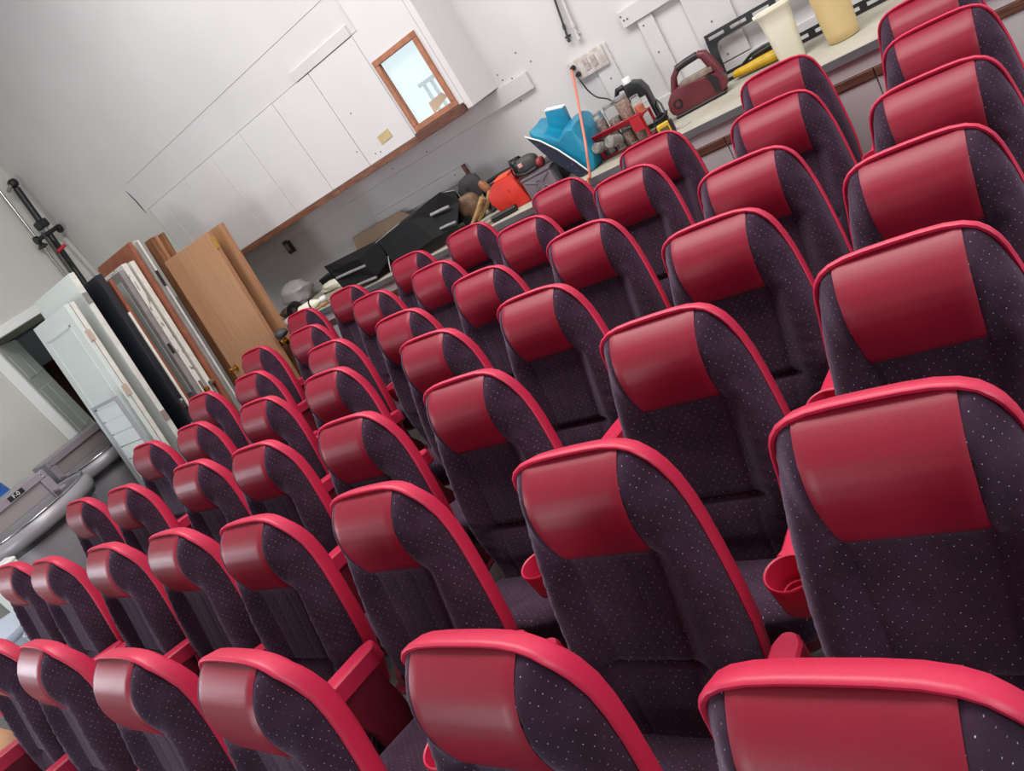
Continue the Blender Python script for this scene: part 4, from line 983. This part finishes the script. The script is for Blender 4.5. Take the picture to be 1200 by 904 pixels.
# ------------------------------------------------------------------ grey tub machines by the left wall
GREYM = mat('grey_enamel', (158, 156, 160), 0.38, 0.2, rgb2=(148, 142, 147), vscale=4)
GREYM2 = mat('mauve_grey_bracket', (152, 140, 148), 0.42, 0.2, var=0.06, vscale=6)
INNER = mat('pale_inner_panel', (168, 156, 156), 0.35, 0.4)
def tub(label, cx, cy, zr, r, box_side, text):
    t = thing('tub_machine', label, 'machine', (cx, cy, .002))
    m = MB(); m.lathe([(.001, 0), (r*.80, 0), (r*.84, .03), (r*.86, zr-.16), (.001, zr-.16)], 40); m.build('body', GREYM, t, smooth=40)
    m = MB(); m.lathe([(.01, zr-.159), (r*.93, zr-.159), (r*.93, zr-.126), (.01, zr-.126)], 40); m.build('dark_band', BLACKP, t, smooth=40)
    m = MB(); m.lathe([(r*.70, zr-.125), (r*.95, zr-.125), (r*.99, zr-.10), (r*1.0, zr-.06), (r*.975, zr-.02), (r*.93, zr-.004), (r*.88, zr-.02), (r*.87, zr-.12)], 48); m.build('rim', GREYM, t, smooth=60)
    m = MB(); pts = [(r*.945*math.cos(2*PI*i/48), r*.945*math.sin(2*PI*i/48), zr+.002) for i in range(49)]; m.tube(pts, .007, 6); m.build('rim_wire', CHROME, t, smooth=60)
    m = MB(); m.lathe([(.001, zr-.122), (r*.86, zr-.122), (r*.86, zr-.118), (.001, zr-.118)], 40); m.build('basin', BLACKP, t)
    h = .19
    m = MB(); m.box(-.033, -.031, -r*.52, r*.48, zr+.005, zr+h-.072); m.build('inner_panel', INNER, t)
    m = MB(); m.box(-.03, -.0, -r*.66, r*.62, zr+h-.065, zr+h); br = m.build('bridge_bar', GREYM2, t, bevel=.005)
    for y in (-r*.66, r*.62-.07):
        m = MB(); m.box(-.03, .0, y, y+.07, zr-.117, zr+h-.066); m.build('bridge_leg', GREYM2, t, bevel=.005)
        m = MB(); m.box(.001, .16, y+.01, y+.06, zr-.01, zr+.012); m.build('bridge_foot', GREYM2, t, bevel=.004)
        for zz in (.02, .05):
            m = MB(); m.lathe([(.001, .0), (.008, .0), (.006, .006), (.001, .007)], 8, (.0005, y+.035, zr+h-zz), 'x'); m.build('bolt', CHROME, br)
    m = MB(); m.box(-.42, -.034, -r*.62, r*.60, zr-.10, zr+h-.01); m.build('rear_cover', GREYM, t, bevel=.02, seg=2, smooth=40)
    if text:
        m = MB(); m.box(.0005, .003, -.01, .115, zr+h-.052, zr+h-.012); lb = m.build('name_plate', BLACKP, t)
        cu = bpy.data.curves.new('plate_text', 'FONT'); cu.body = text; cu.size = .044; cu.extrude = .0006; cu.align_x = 'CENTER'; cu.align_y = 'CENTER'
        tmp = bpy.data.objects.new('tmp', cu); COL.objects.link(tmp); bpy.context.view_layer.update()
        me = bpy.data.meshes.new_from_object(tmp.evaluated_get(bpy.context.evaluated_depsgraph_get())); bpy.data.objects.remove(tmp)
        me.materials.append(WHITEP); me.transform(Matrix.Translation((.0042, .0525, zr+h-.032)) @ Euler((PI/2, 0, PI/2)).to_matrix().to_4x4())
        o = bpy.data.objects.new('plate_lettering', me); COL.objects.link(o); o.parent = lb
    return t
c = onX(33, 606, -6.3); tub('round grey tub machine with a small black name plate on its bridge', -6.3, c.y, c.z+.02, .50, 1, 'F-0')
e2 = onX(157, 496, -7.2); tub('round grey tub machine standing between the first tub and the left wall', -7.2, e2.y-.51, e2.z+.03, .50, 1, None)
# louvred panel leaning in front of the doors
a = onY(112, 470, 2.06); b = onY(143, 459, 2.06)
t = thing('louvre_panel', 'white louvred panel with grey frame leaning on the folding door', 'panel', (b.x, 2.06-b.z*.15-.06, .004), (-.15, 0, 0))
Lh = b.z/math.cos(.15); wv = b.x-a.x
for (x0, x1, z0, z1) in ((-wv, -wv+.025, 0, Lh), (-.025, 0, 0, Lh), (-wv+.025, -.025, Lh-.025, Lh), (-wv+.025, -.025, 0, .03)):
    m = MB(); m.box(x0, x1, -.012, .012, z0, z1); m.build('frame_bar', mat('louvre_frame_%d' % len(MATS), (150, 152, 156), .45), t)
nsl = int((Lh-.06)/.105)
for i in range(nsl):
    z = .032+i*(Lh-.06)/nsl
    m = MB(); m.box(-wv+.026, -.026, -.004, .004, z, z+(Lh-.06)/nsl-.010); m.build('slat', DOORW, t)
# blue bundle
p = onX(8, 575, -7.1)
m = MB(); m.blob((-7.22, 1.32, .70), (.25, .28, .70), 22, 16, .9, .05, 9, flat=.003)
tag(m.build('blue_bundle', mat('blue_tarp', (52, 112, 196), .5, rgb2=(40, 92, 170), vscale=6, bump=.5, bscale=12), smooth=60), 'bright blue plastic bundle against the left wall beside the tub machines', 'bundle')
# pale plastic stools beside the seats
PALEP = mat('pale_blue_grey_plastic', (176, 186, 200), 0.3)
p = onX(4, 724, -5.25)
t = thing('plastic_bin', 'pale blue grey plastic bin with a rounded lid beside the seats', 'bin', (-5.27, p.y-.06, .002))
m = MB(); m.lathe([(.001, 0), (.14, 0), (.15, .02), (.185, p.z-.12), (.001, p.z-.12)], 28); m.build('body', PALEP, t, smooth=40)
m = MB(); m.lathe([(.19, p.z-.119), (.20, p.z-.10), (.195, p.z-.07), (.12, p.z-.02), (.001, p.z)], 28); m.build('lid', PALEP, t, smooth=40)
p = onX(34, 738, -4.98)
t = thing('plastic_pail', 'small pale plastic pail standing beside the rounded bin', 'pail', (-4.92, p.y+.06, .002))
m = MB(); m.lathe([(.001, 0), (.085, 0), (.09, .01), (.115, p.z-.02), (.118, p.z), (.108, p.z), (.08, .02), (.001, .02)], 24); m.build('body', PALEP, t, smooth=40)
m = MB(); m.tube([(.117*math.cos(a_), .117*math.sin(a_), p.z-.05) for a_ in [PI*i/12 for i in range(13)]], .004, 6); m.build('handle', CHROME, t, smooth=60)
p = onX(6, 661, -5.6)
t = thing('white_carton', 'white carton standing in front of the tub machine beside the bin', 'box', (-5.6, p.y+.0, .002))
m = MB(); m.box(-.12, .06, -.16, .05, 0, p.z-.012); m.build('body', WHITEP, t, bevel=.004)
m = MB(); m.box(-.125, .065, -.165, .055, p.z-.011, p.z+.01); m.build('lid', WHITEP, t, bevel=.004)
# loose wooden board on supports at the end of the front row
BOARD = mat('orange_plywood', (186, 140, 98), 0.5, rgb2=(164, 118, 80), vscale=5, stretch=(1, 6, 6))
p = onZ(31, 861, .45)
t = thing('loose_board', 'orange brown wooden board on low supports at the end of the front row', 'board', (p.x, p.y, .002))
m = MB(); m.box(-.80, 0, -.42, 0, .42, .448); m.build('board', BOARD, t, bevel=.002)
m = MB(); m.box(.0005, .006, -.42, 0, .418, .449); m.build('pale_edge', mat('pale_edge_band', (206, 170, 122), .5), t)
for x in (-.72, -.10):
    m = MB(); m.box(x, x+.03, -.38, -.04, 0, .419); m.build('support', BOARD, t)

# ------------------------------------------------------------------ outside the window
t = thing('window_card', 'brown cardboard piece standing on the window ledge behind the glass', 'cardboard', (WX0+.17, YBULK+.06, WZ0+.0015))
m = MB(); m.prism([(-.06, 0), (.10, .045), (.075, .085), (-.055, .075)], 0, .006); m.build('card', mat('window_cardboard', (176, 140, 96), .8), t)
HEDGE = mat('pale_hedge', (150, 176, 150), .8, rgb2=(110, 140, 112), vscale=12)
m = MB(); m.box(-9, 1, 6.0, 14, -.1, -.02); struct(m.build('ground_outside', mat('pale_ground', (170, 178, 160), .9)))
m = MB(); m.blob((-4.6, 8.2, .65), (1.3, .6, .72), 26, 16, .8, .05, 5, flat=-.02)
tag(m.build('hedge', HEDGE, smooth=60), 'pale green hedge outside the small window', 'hedge')
RAIL = mat('pale_railing', (244, 248, 248), .6)
a = onY(505, 116, 6.6); b = onY(527, 100, 6.6)
t = thing('garden_railing', 'pale grey railing outside the small window', 'railing', (a.x, 6.6, 0))
hh = onY(508, 92, 6.6).z
for i in range(7):
    m = MB(); m.box(i*.11, i*.11+.03, 0, .03, .0, hh); m.build('baluster', RAIL, t)
m = MB(); m.box(-.05, .75, -.01, .04, hh, hh+.04); m.build('top_rail', RAIL, t)
# nail heads and scuffs on the wall boards
NAIL = mat('nail_heads', (110, 98, 92), .6)
for px, py, Y in ((583,88,YB),(589,94,YB),(600,92,YB),(592,110,YB),(598,107,YB),(610,118,YB),(604,62,YB),(622,72,YB),(460,198,YB-.029),(500,178,YB-.029),(533,205,YB-.029),(546,196,YB-.029),(754,30,YB-.023),(789,99,YB-.023),(772,61,YB-.023),(834,25,YB-.021),(853,63,YB-.021),(727,20,YB-.036),(731,24,YB-.036),(735,22,YB-.036),(701,63,YB-.015),(716,92,YB-.015),(418,178,PF),(411,133,PF),(440,180,PF),(446,178,PF)):
    p = onY(px, py, Y-.001)
    m = MB(); m.lathe([(.0005, -.0015), (.005, -.001), (.006, 0)], 8, p, 'y'); m.build('nail_head', NAIL, wall_back)
